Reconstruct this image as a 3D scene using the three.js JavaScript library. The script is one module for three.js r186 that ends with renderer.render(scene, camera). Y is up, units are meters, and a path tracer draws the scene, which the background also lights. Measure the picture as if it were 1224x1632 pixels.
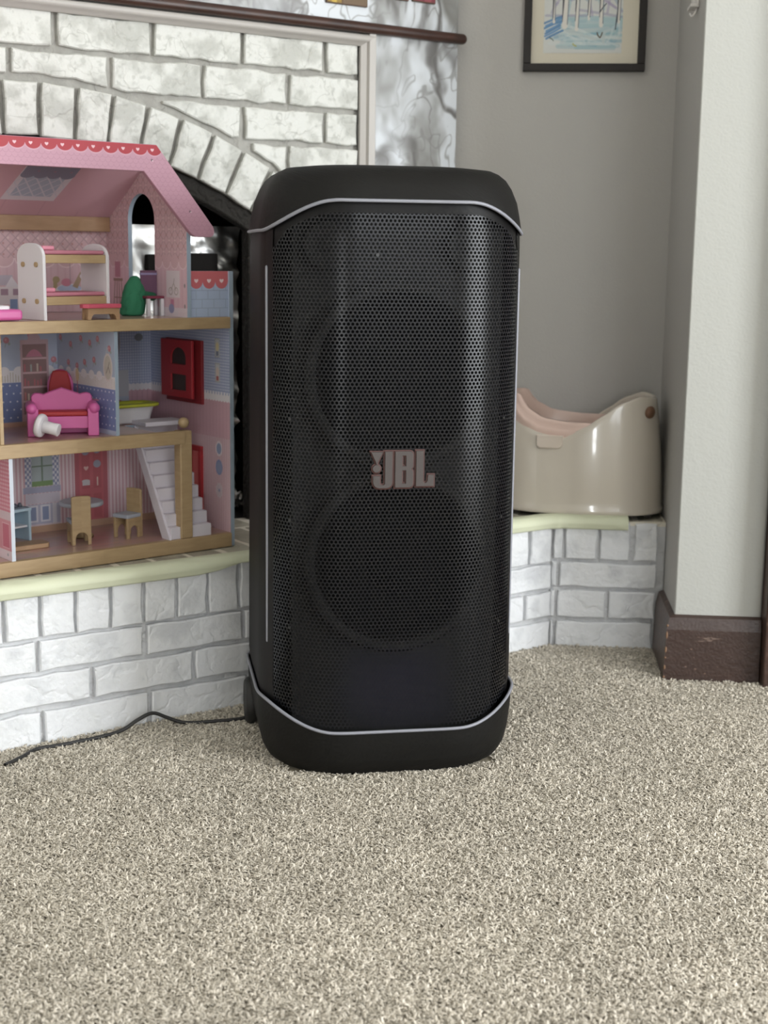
import * as THREE from 'three';
import { RoundedBoxGeometry } from 'three/addons/geometries/RoundedBoxGeometry.js';
import { mergeGeometries, mergeVertices, toCreasedNormals } from 'three/addons/utils/BufferGeometryUtils.js';
import { RectAreaLightUniformsLib } from 'three/addons/lights/RectAreaLightUniformsLib.js';

// ------------------------------------------------------------------ camera, light, exposure
RectAreaLightUniformsLib.init();
const scene = new THREE.Scene();
const camera = new THREE.PerspectiveCamera(39.66, 1224 / 1632, 0.05, 30);
camera.rotation.order = 'YXZ';
camera.rotation.set(THREE.MathUtils.degToRad(-10.4), THREE.MathUtils.degToRad(10), 0.013);
camera.position.set(0, 0.787, 0);
camera.focus = 2.05;
camera.userData.fStop = 6;
const renderer = new THREE.WebGLRenderer({ antialias: true });
renderer.toneMapping = THREE.LinearToneMapping;
renderer.toneMappingExposure = 1.0;
renderer.shadowMap.enabled = true;
scene.background = new THREE.Color(0.75, 0.85, 1.0);          // bright overcast sky, seen only through the windows
scene.environment = null;
const WINDOWS = [];                                             // filled below with the daylight of each window
const DAY_RIGHT = 13.5, DAY_FRONT = 6.0, DAY_SMALL = 34;            // radiance of the daylight at the windows
function daylight(x, y, z, w, h, ry, power) {
  const l = new THREE.RectAreaLight(new THREE.Color(0.94, 0.975, 1.0), power, w, h);
  l.name = 'window_daylight';
  l.position.set(x, y, z); l.rotation.y = ry; scene.add(l); WINDOWS.push(l);
}
daylight(2.70, 1.10, -0.90, 1.5, 2.06, Math.PI / 2, DAY_RIGHT);  // glazed garden door in the right wall
daylight(1.80, 1.50, 1.72, 1.3, 1.6, 0, DAY_FRONT);             // window in the wall behind the camera
daylight(0.10, 0.535, 1.72, 0.22, 0.47, 0, DAY_SMALL);          // low narrow bright pane beside it

// ------------------------------------------------------------------ helpers
const S2 = Math.SQRT1_2;
function rngOf(seed) { let a = seed >>> 0; return () => { a = (a + 0x6d2b79f5) >>> 0; let t = Math.imul(a ^ (a >>> 15), 1 | a); t = (t + Math.imul(t ^ (t >>> 7), 61 | t)) ^ t; return ((t ^ (t >>> 14)) >>> 0) / 4294967296; }; }
const rnd = rngOf(7);
const used = {};
function numbered(name) { const n = used[name] || 0; used[name] = n + 1; return n ? name + '_' + String(n).padStart(3, '0') : name; }
function tag(o, label, category, group, kind) {
  if (label) o.userData.label = label;
  if (category) o.userData.category = category;
  if (group) o.userData.group = group;
  if (kind) o.userData.kind = kind;
  return o;
}
function mesh(name, geo, mat, parent) {
  const m = new THREE.Mesh(geo, mat);
  m.name = numbered(name); m.castShadow = true; m.receiveShadow = true;
  if (parent) parent.add(m);
  return m;
}
function group(name, parent, x = 0, y = 0, z = 0, ry = 0) {
  const g = new THREE.Group(); g.name = numbered(name); g.position.set(x, y, z); g.rotation.y = ry;
  (parent || scene).add(g); return g;
}
function struct(name, geo, mat) { const m = mesh(name, geo, mat, scene); m.userData.kind = 'structure'; return m; }
function box(x0, x1, y0, y1, z0, z1) {
  const g = new THREE.BoxGeometry(x1 - x0, y1 - y0, z1 - z0);
  g.translate((x0 + x1) / 2, (y0 + y1) / 2, (z0 + z1) / 2);
  // uv in metres
  const p = g.attributes.position, n = g.attributes.normal, uv = g.attributes.uv;
  for (let i = 0; i < p.count; i++) {
    const nx = Math.abs(n.getX(i)), ny = Math.abs(n.getY(i));
    if (nx > 0.5) uv.setXY(i, p.getZ(i), p.getY(i)); else if (ny > 0.5) uv.setXY(i, p.getX(i), p.getZ(i)); else uv.setXY(i, p.getX(i), p.getY(i));
  }
  return g;
}
function rbox(x0, x1, y0, y1, z0, z1, r = 0.002, seg = 2) {
  const g = new RoundedBoxGeometry(x1 - x0, y1 - y0, z1 - z0, seg, r);
  g.translate((x0 + x1) / 2, (y0 + y1) / 2, (z0 + z1) / 2);
  const p = g.attributes.position, n = g.attributes.normal, uv = g.attributes.uv;
  for (let i = 0; i < p.count; i++) {
    const nx = Math.abs(n.getX(i)), ny = Math.abs(n.getY(i)), nz = Math.abs(n.getZ(i));
    if (nx > ny && nx > nz) uv.setXY(i, p.getZ(i), p.getY(i)); else if (ny > nz) uv.setXY(i, p.getX(i), p.getZ(i)); else uv.setXY(i, p.getX(i), p.getY(i));
  }
  return g;
}
function extrude(shape, depth, bevel = 0, o = {}) {
  return new THREE.ExtrudeGeometry(shape, { depth, bevelEnabled: bevel > 0, bevelSize: bevel, bevelThickness: bevel, bevelOffset: -bevel, bevelSegments: 1, curveSegments: 10, steps: 1, ...o });
}
function poly(pts) { const s = new THREE.Shape(); pts.forEach(([x, y], i) => (i ? s.lineTo(x, y) : s.moveTo(x, y))); s.closePath(); return s; }
// loft: rings of equal length, each a list of [x, y, z]; closed round when loop
function loft(rings, { loop = true, capStart = false, capEnd = false, flip = false } = {}) {
  const n = rings[0].length, pos = [], uv = [], idx = [];
  rings.forEach((r, j) => { let s = 0; r.forEach((p, i) => { if (i) s += Math.hypot(p[0] - r[i - 1][0], p[1] - r[i - 1][1], p[2] - r[i - 1][2]); pos.push(...p); uv.push(s, p[1]); }); });
  const m = loop ? n : n - 1;
  for (let j = 0; j + 1 < rings.length; j++) for (let i = 0; i < m; i++) {
    const a = j * n + i, b = j * n + (i + 1) % n, c = a + n, d = b + n;
    if (flip) idx.push(a, b, c, b, d, c); else idx.push(a, c, b, b, c, d);
  }
  const cap = (j, rev) => {
    const c = [0, 0, 0]; rings[j].forEach((p) => { c[0] += p[0] / n; c[1] += p[1] / n; c[2] += p[2] / n; });
    const k = pos.length / 3; pos.push(...c); uv.push(0, 0);
    for (let i = 0; i < n; i++) { const a = j * n + i, b = j * n + (i + 1) % n; if (rev !== flip) idx.push(k, a, b); else idx.push(k, b, a); }
  };
  if (capStart) cap(0, true); if (capEnd) cap(rings.length - 1, false);
  const g = new THREE.BufferGeometry();
  g.setAttribute('position', new THREE.Float32BufferAttribute(pos, 3)); g.setAttribute('uv', new THREE.Float32BufferAttribute(uv, 2));
  g.setIndex(idx); g.computeVertexNormals(); return g;
}
function lathe(pts, seg = 28) { return new THREE.LatheGeometry(pts.map(([x, y]) => new THREE.Vector2(x, y)), seg); }
function tube(pts, r, seg = 60, rs = 8, closed = false) { return new THREE.TubeGeometry(new THREE.CatmullRomCurve3(pts.map((p) => new THREE.Vector3(...p)), closed, 'centripetal'), seg, r, rs, closed); }
function cyl(r0, r1, h, seg = 20) { return new THREE.CylinderGeometry(r0, r1, h, seg); }
function merge(list) { return mergeGeometries(list.map((g) => { const q = g.index ? g.toNonIndexed() : g; for (const k of Object.keys(q.attributes)) if (!['position', 'normal', 'uv'].includes(k)) q.deleteAttribute(k); return q; })); }
const smooth = (a, b, x) => { const t = Math.min(1, Math.max(0, (x - a) / (b - a))); return t * t * (3 - 2 * t); };
const lerp = (a, b, t) => a + (b - a) * t;

// ------------------------------------------------------------------ periodic noise and textures
function noiseOf(seed) {
  const r = rngOf(seed), P = 256, v = new Float32Array(P * P); for (let i = 0; i < v.length; i++) v[i] = r();
  return (x, y, per) => {                       // x, y in cells, repeats every per cells
    const ix = Math.floor(x), iy = Math.floor(y), fx = x - ix, fy = y - iy, u = fx * fx * (3 - 2 * fx), w = fy * fy * (3 - 2 * fy);
    const q = (a, b) => v[(((b % per) + per) % per) * P + (((a % per) + per) % per)];
    return lerp(lerp(q(ix, iy), q(ix + 1, iy), u), lerp(q(ix, iy + 1), q(ix + 1, iy + 1), u), w);
  };
}
const N1 = noiseOf(11), N2 = noiseOf(23), N3 = noiseOf(37);
function fbm(N, x, y, cells, oct = 4, gain = 0.5) { let s = 0, a = 1, t = 0, c = cells; for (let i = 0; i < oct && c <= 256; i++) { s += a * N(x * c, y * c, c); t += a; a *= gain; c *= 2; } return s / t; }
function dataTex(w, h, fn, srgb, sx, sy) {      // fn(x, y in 0..1) -> [r, g, b] 0..1; one tile covers sx by sy metres
  const d = new Uint8Array(w * h * 4);
  for (let j = 0; j < h; j++) for (let i = 0; i < w; i++) { const c = fn(i / w, j / h), o = (j * w + i) * 4; for (let k = 0; k < 3; k++) d[o + k] = Math.max(0, Math.min(255, 255 * (c.length ? c[k] : c))); d[o + 3] = 255; }
  const t = new THREE.DataTexture(d, w, h); t.wrapS = t.wrapT = THREE.RepeatWrapping; t.magFilter = THREE.LinearFilter; t.minFilter = THREE.LinearMipmapLinearFilter; t.generateMipmaps = true;
  if (srgb) t.colorSpace = THREE.SRGBColorSpace;
  t.repeat.set(1 / sx, 1 / sy); t.needsUpdate = true; return t;
}
let PRINT_FADE = 0;                           // how far an old print has paled
function canvasTex(w, h, draw, { x0 = 0, y0 = 0, sx = 1, sy = 1, fade = PRINT_FADE } = {}) {   // canvas laid over the rectangle x0..x0+sx, y0..y0+sy of a uv in metres; draw works in millimetres, y down from the top
  const c = document.createElement('canvas'); c.width = w; c.height = h; const g = c.getContext('2d');
  g.scale(w / (sx * 1000), h / (sy * 1000)); draw(g, sx * 1000, sy * 1000);
  if (fade) { g.globalAlpha = fade; g.fillStyle = '#f4ecee'; g.fillRect(0, 0, sx * 1000, sy * 1000); }
  const t = new THREE.CanvasTexture(c); t.colorSpace = THREE.SRGBColorSpace; t.wrapS = t.wrapT = THREE.RepeatWrapping;
  t.repeat.set(1 / sx, 1 / sy); t.offset.set(-x0 / sx, -y0 / sy); return t;
}
const mat = (color, roughness = 0.6, o = {}) => new THREE.MeshStandardMaterial({ color, roughness, ...o });
const phys = (color, roughness = 0.6, o = {}) => new THREE.MeshPhysicalMaterial({ color, roughness, ...o });
const mix3 = (a, b, t) => [lerp(a[0], b[0], t), lerp(a[1], b[1], t), lerp(a[2], b[2], t)];

// painted brick, soot-marked (chimney breast) and clean (hearth); relief shared
const brickBump = dataTex(1024, 1024, (x, y) => {
  const a = fbm(N1, x, y, 12, 5), b = fbm(N2, x, y, 64, 3), crack = Math.abs(fbm(N3, x + 0.1 * a, y, 9, 4) - 0.5);
  return 0.35 * a + 0.35 * b + 0.3 * Math.min(1, crack * 14);
}, false, 0.5, 0.5);
const sootMap = dataTex(1024, 1024, (x, y) => {
  const m = smooth(0.46, 0.74, fbm(N1, x, y, 14, 5)), f = smooth(0.55, 0.8, fbm(N2, x, y, 60, 3)), crack = Math.abs(fbm(N3, x + 0.1 * fbm(N1, x, y, 12, 5), y, 9, 4) - 0.5);
  let c = mix3([0.85, 0.85, 0.825], [0.68, 0.68, 0.65], m * 0.7);
  c = mix3(c, [0.62, 0.62, 0.59], f * 0.35); return mix3([0.6, 0.6, 0.57], c, smooth(0.0, 0.010, crack) * 0.4 + 0.6);
}, true, 0.62, 0.62);
const paintMap = dataTex(512, 512, (x, y) => { const m = smooth(0.45, 0.8, fbm(N1, x, y, 10, 5)); return mix3([0.92, 0.925, 0.93], [0.845, 0.85, 0.86], m); }, true, 0.4, 0.4);
const M = {};
M.sootBrick = mat(0xffffff, 0.55, { map: sootMap, bumpMap: brickBump, bumpScale: 0.004 });
M.paintBrick = mat(0xffffff, 0.5, { map: paintMap, bumpMap: brickBump, bumpScale: 0.0032 });
const mortarMap = dataTex(512, 512, (x, y) => { const m = fbm(N2, x, y, 16, 5); return mix3([0.70, 0.69, 0.66], [0.84, 0.83, 0.80], m); }, true, 0.3, 0.3);
M.mortar = mat(0xd8d8d8, 0.9, { map: mortarMap, bumpMap: brickBump, bumpScale: 0.006 });
M.paintMortar = mat(0xe2e1e0, 0.75, { map: paintMap, bumpMap: brickBump, bumpScale: 0.006 });
const topMap = dataTex(512, 512, (x, y) => { const m = fbm(N1, x, y, 8, 6, 0.6); return mix3([0.54, 0.515, 0.455], [0.79, 0.765, 0.70], m); }, true, 0.25, 0.25);
M.topBrick = mat(0xffffff, 0.7, { map: topMap, bumpMap: brickBump, bumpScale: 0.004 });
M.creamMortar = mat(0xe6dfcf, 0.8, { bumpMap: brickBump, bumpScale: 0.006 });
const wallBump = dataTex(512, 512, (x, y) => 0.6 * fbm(N1, x, y, 24, 4) + 0.4 * fbm(N2, x, y, 120, 1), false, 0.4, 0.4);
M.greyWall = mat(0xb1aea9, 0.75, { bumpMap: wallBump, bumpScale: 0.0006 });
M.whiteWall = mat(0xb5b5af, 0.6, { bumpMap: wallBump, bumpScale: 0.0005 });
M.roomWall = mat(0xe9e7e2, 0.8);
M.ceiling = mat(0xf6f5f2, 0.9);
function woodTex(dark, light, chips, seed) {
  const N = noiseOf(seed);
  return dataTex(512, 512, (x, y) => {
    const g = fbm(N, x * 0.25, y, 32, 4), f = fbm(N, x * 0.12, y, 128, 2); let c = mix3(dark, light, 0.65 * g + 0.35 * f);
    if (chips) { const k = smooth(0.76, 0.80, fbm(N2, x * 0.5, y, 24, 3)); c = mix3(c, [0.50, 0.42, 0.36], k * 0.5); }
    return c;
  }, true, 0.3, 0.3);
}
M.darkWood = phys(0xffffff, 0.45, { map: woodTex([0.18, 0.115, 0.09], [0.34, 0.235, 0.19], true, 5), bumpMap: wallBump, bumpScale: 0.001, clearcoat: 0.2, clearcoatRoughness: 0.4 });
M.railWood = phys(0xffffff, 0.42, { map: woodTex([0.17, 0.10, 0.075], [0.30, 0.19, 0.15], false, 6), clearcoat: 0.2, clearcoatRoughness: 0.4 });
M.pine = mat(0xffffff, 0.5, { map: woodTex([0.62, 0.515, 0.38], [0.73, 0.63, 0.485], false, 8) });
M.pineDark = mat(0xffffff, 0.5, { map: woodTex([0.60, 0.47, 0.35], [0.71, 0.58, 0.45], false, 9) });
M.chipWood = mat(0x8a6b52, 0.7);
const marble = (seed) => { const N = noiseOf(seed); return dataTex(1200, 1400, (x, y) => {   // one tile 2 m by 2.5 m
  const X = x * 2, Y = y * 2.5, wx = fbm(N, X * 0.35, Y * 0.2, 16, 4) - 0.5, wy = fbm(N2, X * 0.35, Y * 0.2, 16, 4) - 0.5;
  const u = X + 0.10 * wx, v = Y + 0.16 * wy, cloud = fbm(N1, u * 0.5, v * 0.22, 24, 5), body = fbm(N3, u * 0.5 + 0.3, v * 0.24, 14, 4);
  const vein = Math.abs(fbm(N2, u * 0.5 + 0.07 * wy, v * 0.24, 22, 5) - 0.5), thin = Math.abs(fbm(N, u * 0.5, v * 0.3 + 0.1 * wx, 40, 4) - 0.5);
  const k = smooth(0.38, 0.54, body), rough = fbm(N3, u * 0.5, v * 0.3, 60, 3), thin2 = Math.abs(fbm(N1, u * 0.5 + 0.2, v * 0.26 + 0.08 * wy, 30, 4) - 0.5);
  let c = mix3([0.83, 0.845, 0.86], [0.58, 0.58, 0.57], 0.95 * smooth(0.36, 0.56, cloud) * (0.4 + 1.1 * rough));
  c = mix3(c, [0.37, 0.36, 0.35], 0.9 * (1 - smooth(0.0, 0.09, vein)) * (0.45 + 0.55 * k) * smooth(0.25, 0.6, rough + 0.15)); c = mix3(c, [0.46, 0.45, 0.44], 0.65 * (1 - smooth(0.0, 0.03, thin2)) * (0.35 + 0.65 * k));
  return mix3(c, [0.48, 0.475, 0.465], 0.6 * (1 - smooth(0.0, 0.022, thin)) * (0.3 + 0.7 * k));
}, true, 2, 2.5); };
M.marble = phys(0xffffff, 0.4, { map: marble(51), clearcoat: 0.2, clearcoatRoughness: 0.3 });
M.trimWhite = mat(0xd9d5cf, 0.4, {});
M.moulding = mat(0xb4afa9, 0.45);
M.soot = mat(0x26231f, 0.85, { bumpMap: brickBump, bumpScale: 0.01 });
M.blackMetal = mat(0x39363a, 0.45, { metalness: 0.3 });
M.void = mat(0x14110f, 0.95);
M.foil = mat(0xdcdcda, 0.4, { metalness: 1.0 });
M.guard = mat(0xd5d8bb, 0.55);

// ------------------------------------------------------------------ room shell
const carpetBase = dataTex(512, 512, (x, y) => mix3([0.58, 0.54, 0.46], [0.78, 0.74, 0.66], fbm(N2, x, y, 64, 3)), true, 0.25, 0.25);
struct('floor', box(-1.85, 2.75, -0.12, 0, -3.4, 1.85), mat(0xffffff, 0.95, { map: carpetBase }));
struct('ceiling', box(-1.85, 2.75, 2.45, 2.55, -3.4, 1.85), M.ceiling);
struct('wall_left', box(-1.83, -1.73, 0, 2.45, -1.80, 1.72), M.roomWall);
function wallWithHoles(x0, x1, depth, ...holes) { const s = poly([[x0, 0], [x1, 0], [x1, 2.45], [x0, 2.45]]); for (const [h0, h1, y0, y1] of holes) s.holes.push(poly([[h0, y0], [h0, y1], [h1, y1], [h1, y0]])); return extrude(s, depth); }
{ // wall behind the camera with its window, and the right-hand wall with its window
  const f = struct('wall_front', wallWithHoles(-1.83, 2.70, 0.10, [1.15, 2.45, 0.7, 2.3], [-0.01, 0.21, 0.30, 0.77]), M.roomWall); f.position.z = 1.62;
  const r = struct('wall_right', wallWithHoles(-1.72, 2.80, 0.10, [0.15, 1.65, 0.07, 2.13]), M.roomWall); r.rotation.y = Math.PI / 2; r.position.x = 2.60;
  const frame = (name, w, h, x, y, z, ry) => {
    const g = group(name, scene, x, y, z, ry); g.userData.kind = 'structure';
    mesh('frame', merge([box(-w / 2, w / 2, -h / 2, -h / 2 + 0.05, -0.03, 0.03), box(-w / 2, w / 2, h / 2 - 0.05, h / 2, -0.03, 0.03), box(-w / 2, -w / 2 + 0.05, -h / 2, h / 2, -0.03, 0.03), box(w / 2 - 0.05, w / 2, -h / 2, h / 2, -0.03, 0.03)]), M.trimWhite, g);
    mesh('meeting_rail', box(-w / 2, w / 2, -0.025, 0.025, -0.03, 0.03), M.trimWhite, g);
    mesh('mullion', box(-0.03, 0.03, -h / 2, h / 2, -0.03, 0.03), M.trimWhite, g);
  };
  frame('window_1', 1.5, 2.06, 2.65, 1.10, -0.90, Math.PI / 2);
  frame('window_2', 1.3, 1.6, 1.80, 1.50, 1.67, 0);
  { const g = group('window_3', scene, 0.10, 0.535, 1.67, 0); g.userData.kind = 'structure'; mesh('frame', merge([box(-0.11, 0.11, -0.235, -0.225, -0.03, 0.03), box(-0.11, 0.11, 0.225, 0.235, -0.03, 0.03), box(-0.11, -0.10, -0.235, 0.235, -0.03, 0.03), box(0.10, 0.11, -0.235, 0.235, -0.03, 0.03)]), M.trimWhite, g); mesh('meeting_rail', box(-0.11, 0.11, -0.09, -0.06, -0.03, 0.03), M.trimWhite, g); }
}

// ------------------------------------------------------------------ diagonal chimney breast: local x runs along it to the right, y up, z out of it
const BREAST = { v: 2.40 };                              // distance of the brick faces along the local -z
const breast = group('wall_corner', scene, 0, 0, 0, Math.PI / 4); breast.userData.kind = 'structure';
const ARC = { cx: 0.93, cy: 0.097, R: 0.972, r: 0.878 };
{
  const s = poly([[0.0, 0.0], [1.84, 0.0], [1.84, 2.45], [0.0, 2.45]]);
  const h = new THREE.Path(); const J = 1.375, a0 = Math.acos((J - ARC.cx) / 0.880);
  h.moveTo(2 * ARC.cx - J, 0.2); h.lineTo(J, 0.2); h.lineTo(J, ARC.cy + 0.880 * Math.sin(a0)); h.absarc(ARC.cx, ARC.cy, 0.880, a0, Math.PI - a0, false); h.lineTo(2 * ARC.cx - J, 0.2);
  s.holes.push(h);
  const g = extrude(s, 0.03, 0, { curveSegments: 40 }); g.translate(0, 0, -BREAST.v - 0.041);
  mesh('mortar', g, M.mortar, breast);
}
function brickGeo(pts, depth, jitter, seed) {            // polygon with slightly uneven edges, chamfered
  const r = rngOf(seed), out = [];
  for (let i = 0; i < pts.length; i++) {
    const [ax, ay] = pts[i], [bx, by] = pts[(i + 1) % pts.length], L = Math.hypot(bx - ax, by - ay), n = Math.max(1, Math.round(L / 0.028));
    for (let k = 0; k < n; k++) { const t = k / n, j = k ? jitter : jitter * 0.6; out.push([lerp(ax, bx, t) + (r() - 0.5) * j, lerp(ay, by, t) + (r() - 0.5) * j]); }
  }
  return extrude(poly(out), depth, 0.0022);
}
{
  const zf = -BREAST.v;
  const rows = []; for (let k = 0; k < 14; k++) rows.push([0.266 + 0.0, 0]);
  const pitch = 0.0665, J = [0.983, 0.900];               // a joint of odd and of even rows, from the photograph
  let seed = 100;
  for (let k = -1; k < 13; k++) {
    const y1 = 1.187 - k * pitch - 0.005 - (k < 0 ? 0 : 0), y0 = Math.max(0.264, y1 - pitch + 0.0105); if (y1 < 0.28) break;
    const ys = Math.min(y1, 1.186);
    if (ys - y0 < 0.02) continue;
    for (let i = -6; i < 6; i++) {
      let u0 = J[k & 1 ? 1 : 0] + i * 0.1825 + 0.005, u1 = u0 + 0.1825 - 0.0105;
      u1 = Math.min(u1, 1.606); if (u1 - u0 < 0.03) continue;
      if (u0 < 0.10) continue;
      const topArc = (u) => { const d = Math.abs(u - ARC.cx); return d < ARC.R ? ARC.cy + Math.sqrt(ARC.R * ARC.R - d * d) + 0.008 : 0; };
      const limit = (u) => { const d = Math.abs(u - ARC.cx); return d < 0.502 ? topArc(u) : 0; };
      if (y1 < 0.945) {                                   // beside the opening
        const e = y1 < 0.862 ? 0.455 : 0.503, lo = ARC.cx - e, hi = ARC.cx + e;
        if (u0 > lo && u1 < hi) continue;
        if (u0 < hi && u1 > hi && u0 > lo) u0 = hi; if (u1 > lo && u0 < lo && u1 < hi) u1 = lo;
        if (u1 - u0 < 0.02 || (u0 < lo && u1 > hi)) continue;
        mesh('brick', brickGeo([[u0, y0], [u1, y0], [u1, ys], [u0, ys]], 0.008, 0.006, seed++), M.sootBrick, breast).position.z = zf - 0.010 - rnd() * 0.002;
        continue;
      }
      const up = [], lo = []; let ok = 0;
      for (let q = 0; q <= 12; q++) { const u = lerp(u0, u1, q / 12), l = Math.max(y0, limit(u)); if (l < ys - 0.006) { lo.push([u, l]); up.unshift([u, ys]); ok++; } }
      if (ok < 3) continue;
      const first = lo[0], last = lo[lo.length - 1];
      const cornered = [...lo, [last[0], ys], [first[0], ys]];
      const whole = lo.every((p) => p[1] === y0);
      mesh('brick', brickGeo(whole ? [[u0, y0], [u1, y0], [u1, ys], [u0, ys]] : cornered, 0.008, 0.006, seed++), M.sootBrick, breast).position.z = zf - 0.010 - rnd() * 0.002;
    }
  }
  // the arch of upright bricks
  const angles = []; const step = 0.0655 / 0.925; let a = Math.PI / 2 + 0.0655 * 0 - Math.asin((0.950 - ARC.cx) / 0.925) ;
  for (let k = -8; k < 9; k++) {
    const c = a - (k + 0.5) * step, w = step / 2 - 0.0052; if (Math.abs(c - Math.PI / 2) > 0.56) continue;
    const P = (t, r) => [ARC.cx + r * Math.cos(t), ARC.cy + r * Math.sin(t)];
    mesh('brick', brickGeo([P(c + w + 0.0008, ARC.r), P(c - w - 0.0008, ARC.r), P(c - w, ARC.R - 0.006), P(c + w, ARC.R - 0.006)], 0.010, 0.004, seed++), M.sootBrick, breast).position.z = zf - 0.010 + rnd() * 0.003;
  }
  // soffit of the arch and its jambs: sooty steel lining
  const J2 = 1.374, ring = (R0, R1, z0, z1) => {
    const a0 = Math.acos((J2 - ARC.cx) / R1), s = new THREE.Shape(); s.moveTo(J2, 0.262); s.lineTo(J2, ARC.cy + R1 * Math.sin(a0)); s.absarc(ARC.cx, ARC.cy, R1, a0, Math.PI - a0, false); s.lineTo(2 * ARC.cx - J2, 0.262);
    const a1 = Math.acos((J2 - 0.008 - ARC.cx) / R0); s.lineTo(2 * ARC.cx - J2 + 0.022, 0.262); s.lineTo(2 * ARC.cx - J2 + 0.022, ARC.cy + R0 * Math.sin(a1)); s.absarc(ARC.cx, ARC.cy, R0, Math.PI - a1, a1, true); s.lineTo(J2 - 0.008, 0.262); s.closePath();
    const g = extrude(s, z1 - z0, 0.002, { curveSegments: 40 }); g.translate(0, 0, z0); return g;
  };
  mesh('lintel', ring(0.847, 0.878, -2.440, -2.414), M.soot, breast);
  // marble-look boards round the brick panel
  mesh('marble_panel', box(1.630, 1.840, 0.262, 1.206, -2.400, -2.388), M.marble, breast);
  mesh('marble_panel', box(0.0, 1.840, 1.206, 2.45, -2.400, -2.388), M.marble, breast);
}
{ // white moulding round the bricks and dark wooden rail above it
  const t1 = group('trim_1', scene, 0, 0, 0, Math.PI / 4); t1.userData.kind = 'structure';
  const prof = (w) => poly([[0, 0], [0, 0.006], [w * 0.35, 0.011], [w * 0.42, 0.018], [w * 0.85, 0.020], [w, 0.014], [w, 0]]);   // inner edge to outer edge
  const vert = extrude(prof(0.031), 0.94); vert.rotateX(-Math.PI / 2); vert.rotateZ(0); // shape x -> x, y -> -z
  vert.applyMatrix4(new THREE.Matrix4().makeScale(1, 1, -1)); vert.index || 0;
  { const i = vert.attributes.position; const arr = i.array; for (let k = 0; k < arr.length; k += 9) for (let c = 0; c < 3; c++) { const t = arr[k + 3 + c]; arr[k + 3 + c] = arr[k + 6 + c]; arr[k + 6 + c] = t; } vert.computeVertexNormals(); }
  vert.translate(1.607, 0.262, -2.400);
  mesh('side_moulding', vert, M.moulding, t1);
  const hor = extrude(prof(0.021), 1.639); hor.rotateY(-Math.PI / 2); // shape x -> z ... rebuilt below
  const pts = [[0, 0], [0, 0.006], [0.0075, 0.011], [0.009, 0.018], [0.018, 0.020], [0.021, 0.014], [0.021, 0]];
  const rings = [0.0, 1.638].map((x, q) => pts.map(([h, d]) => [q ? x - (0.031 - h * 31 / 21) : x, 1.180 + h, -2.400 + d]));
  mesh('top_moulding', loft(rings, { capStart: true, capEnd: true }), M.moulding, t1);
  const t2 = struct('trim_2', (() => { const g = new THREE.CapsuleGeometry(0.0105, 1.86, 6, 16); g.rotateZ(Math.PI / 2); const p = g.attributes.position, uv = g.attributes.uv; for (let i = 0; i < p.count; i++) uv.setXY(i, p.getX(i), p.getY(i)); g.translate(0.915, 1.2125, -2.381); return g; })(), M.railWood);
  t2.rotation.y = Math.PI / 4;
}
{ // fireplace behind the arch: firebox and the foil-wrapped board that closes it
  const fb = group('fireplace_cover', scene, 0, 0, 0, Math.PI / 4);
  tag(fb, 'crinkled silver foil board closing the dark arched fireplace behind the dollhouse', 'fireplace cover');
  mesh('firebox', merge([box(0.44, 1.46, 0.240, 1.08, -2.95, -2.93), box(0.44, 0.46, 0.240, 1.08, -2.93, -2.4415), box(1.44, 1.46, 0.240, 1.08, -2.93, -2.4415), box(0.44, 1.46, 1.06, 1.08, -2.93, -2.4415), box(0.46, 1.44, 0.240, 0.2635, -2.93, -2.4415)]), M.void, breast);
  const nx = 90, ny = 70, pos = [], uv = [], idx = [], w0 = 0.46, w1 = 1.396;
  for (let j = 0; j <= ny; j++) for (let i = 0; i <= nx; i++) {
    const x = lerp(w0, w1 - 0.012 * (1 - j / ny), i / nx), y = lerp(0.272, 0.831, j / ny), e = Math.min(i, nx - i) / nx;
    const z = -2.505 + 0.006 * (fbm(N1, x * 0.9, y * 2.2, 16, 3) - 0.5) + 0.010 * (fbm(N2, x * 0.8, y * 0.8, 64, 2) - 0.5) * (i > 0.88 * nx ? 3.2 : 1);
    pos.push(x, y, z); uv.push(x, y); if (i < nx && j < ny) { const a = j * (nx + 1) + i; idx.push(a, a + 1, a + nx + 1, a + 1, a + nx + 2, a + nx + 1); }
  }
  const g = new THREE.BufferGeometry(); g.setAttribute('position', new THREE.Float32BufferAttribute(pos, 3)); g.setAttribute('uv', new THREE.Float32BufferAttribute(uv, 2)); g.setIndex(idx); g.computeVertexNormals();
  mesh('foil_board', merge([g, box(w0, w1 - 0.014, 0.272, 0.828, -2.54, -2.525)]), M.foil, fb).userData.label = 'crinkled silver foil';
  for (const [a, b, c, d] of [[1.280, 1.343, 0.742, 0.779], [1.192, 1.232, 0.740, 0.776], [0.9, 1.1, 0.74, 0.78]]) mesh('vent', merge([rbox(a, b, c, d, -2.520, -2.493, 0.003)]), M.void, fb);
  // a loose corner of foil at the bottom right
  mesh('foil_corner', (() => { const q = new THREE.IcosahedronGeometry(0.014, 2), p = q.attributes.position; for (let i = 0; i < p.count; i++) { const x = p.getX(i), y = p.getY(i), z = p.getZ(i), k = 0.6 + 0.9 * N1(x * 300 + 40, y * 300 + z * 200 + 40, 64); p.setXYZ(i, x * k, y * k, z * k * 0.6); } q.computeVertexNormals(); q.translate(1.386, 0.290, -2.49); return q; })(), M.foil, fb);
}

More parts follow.
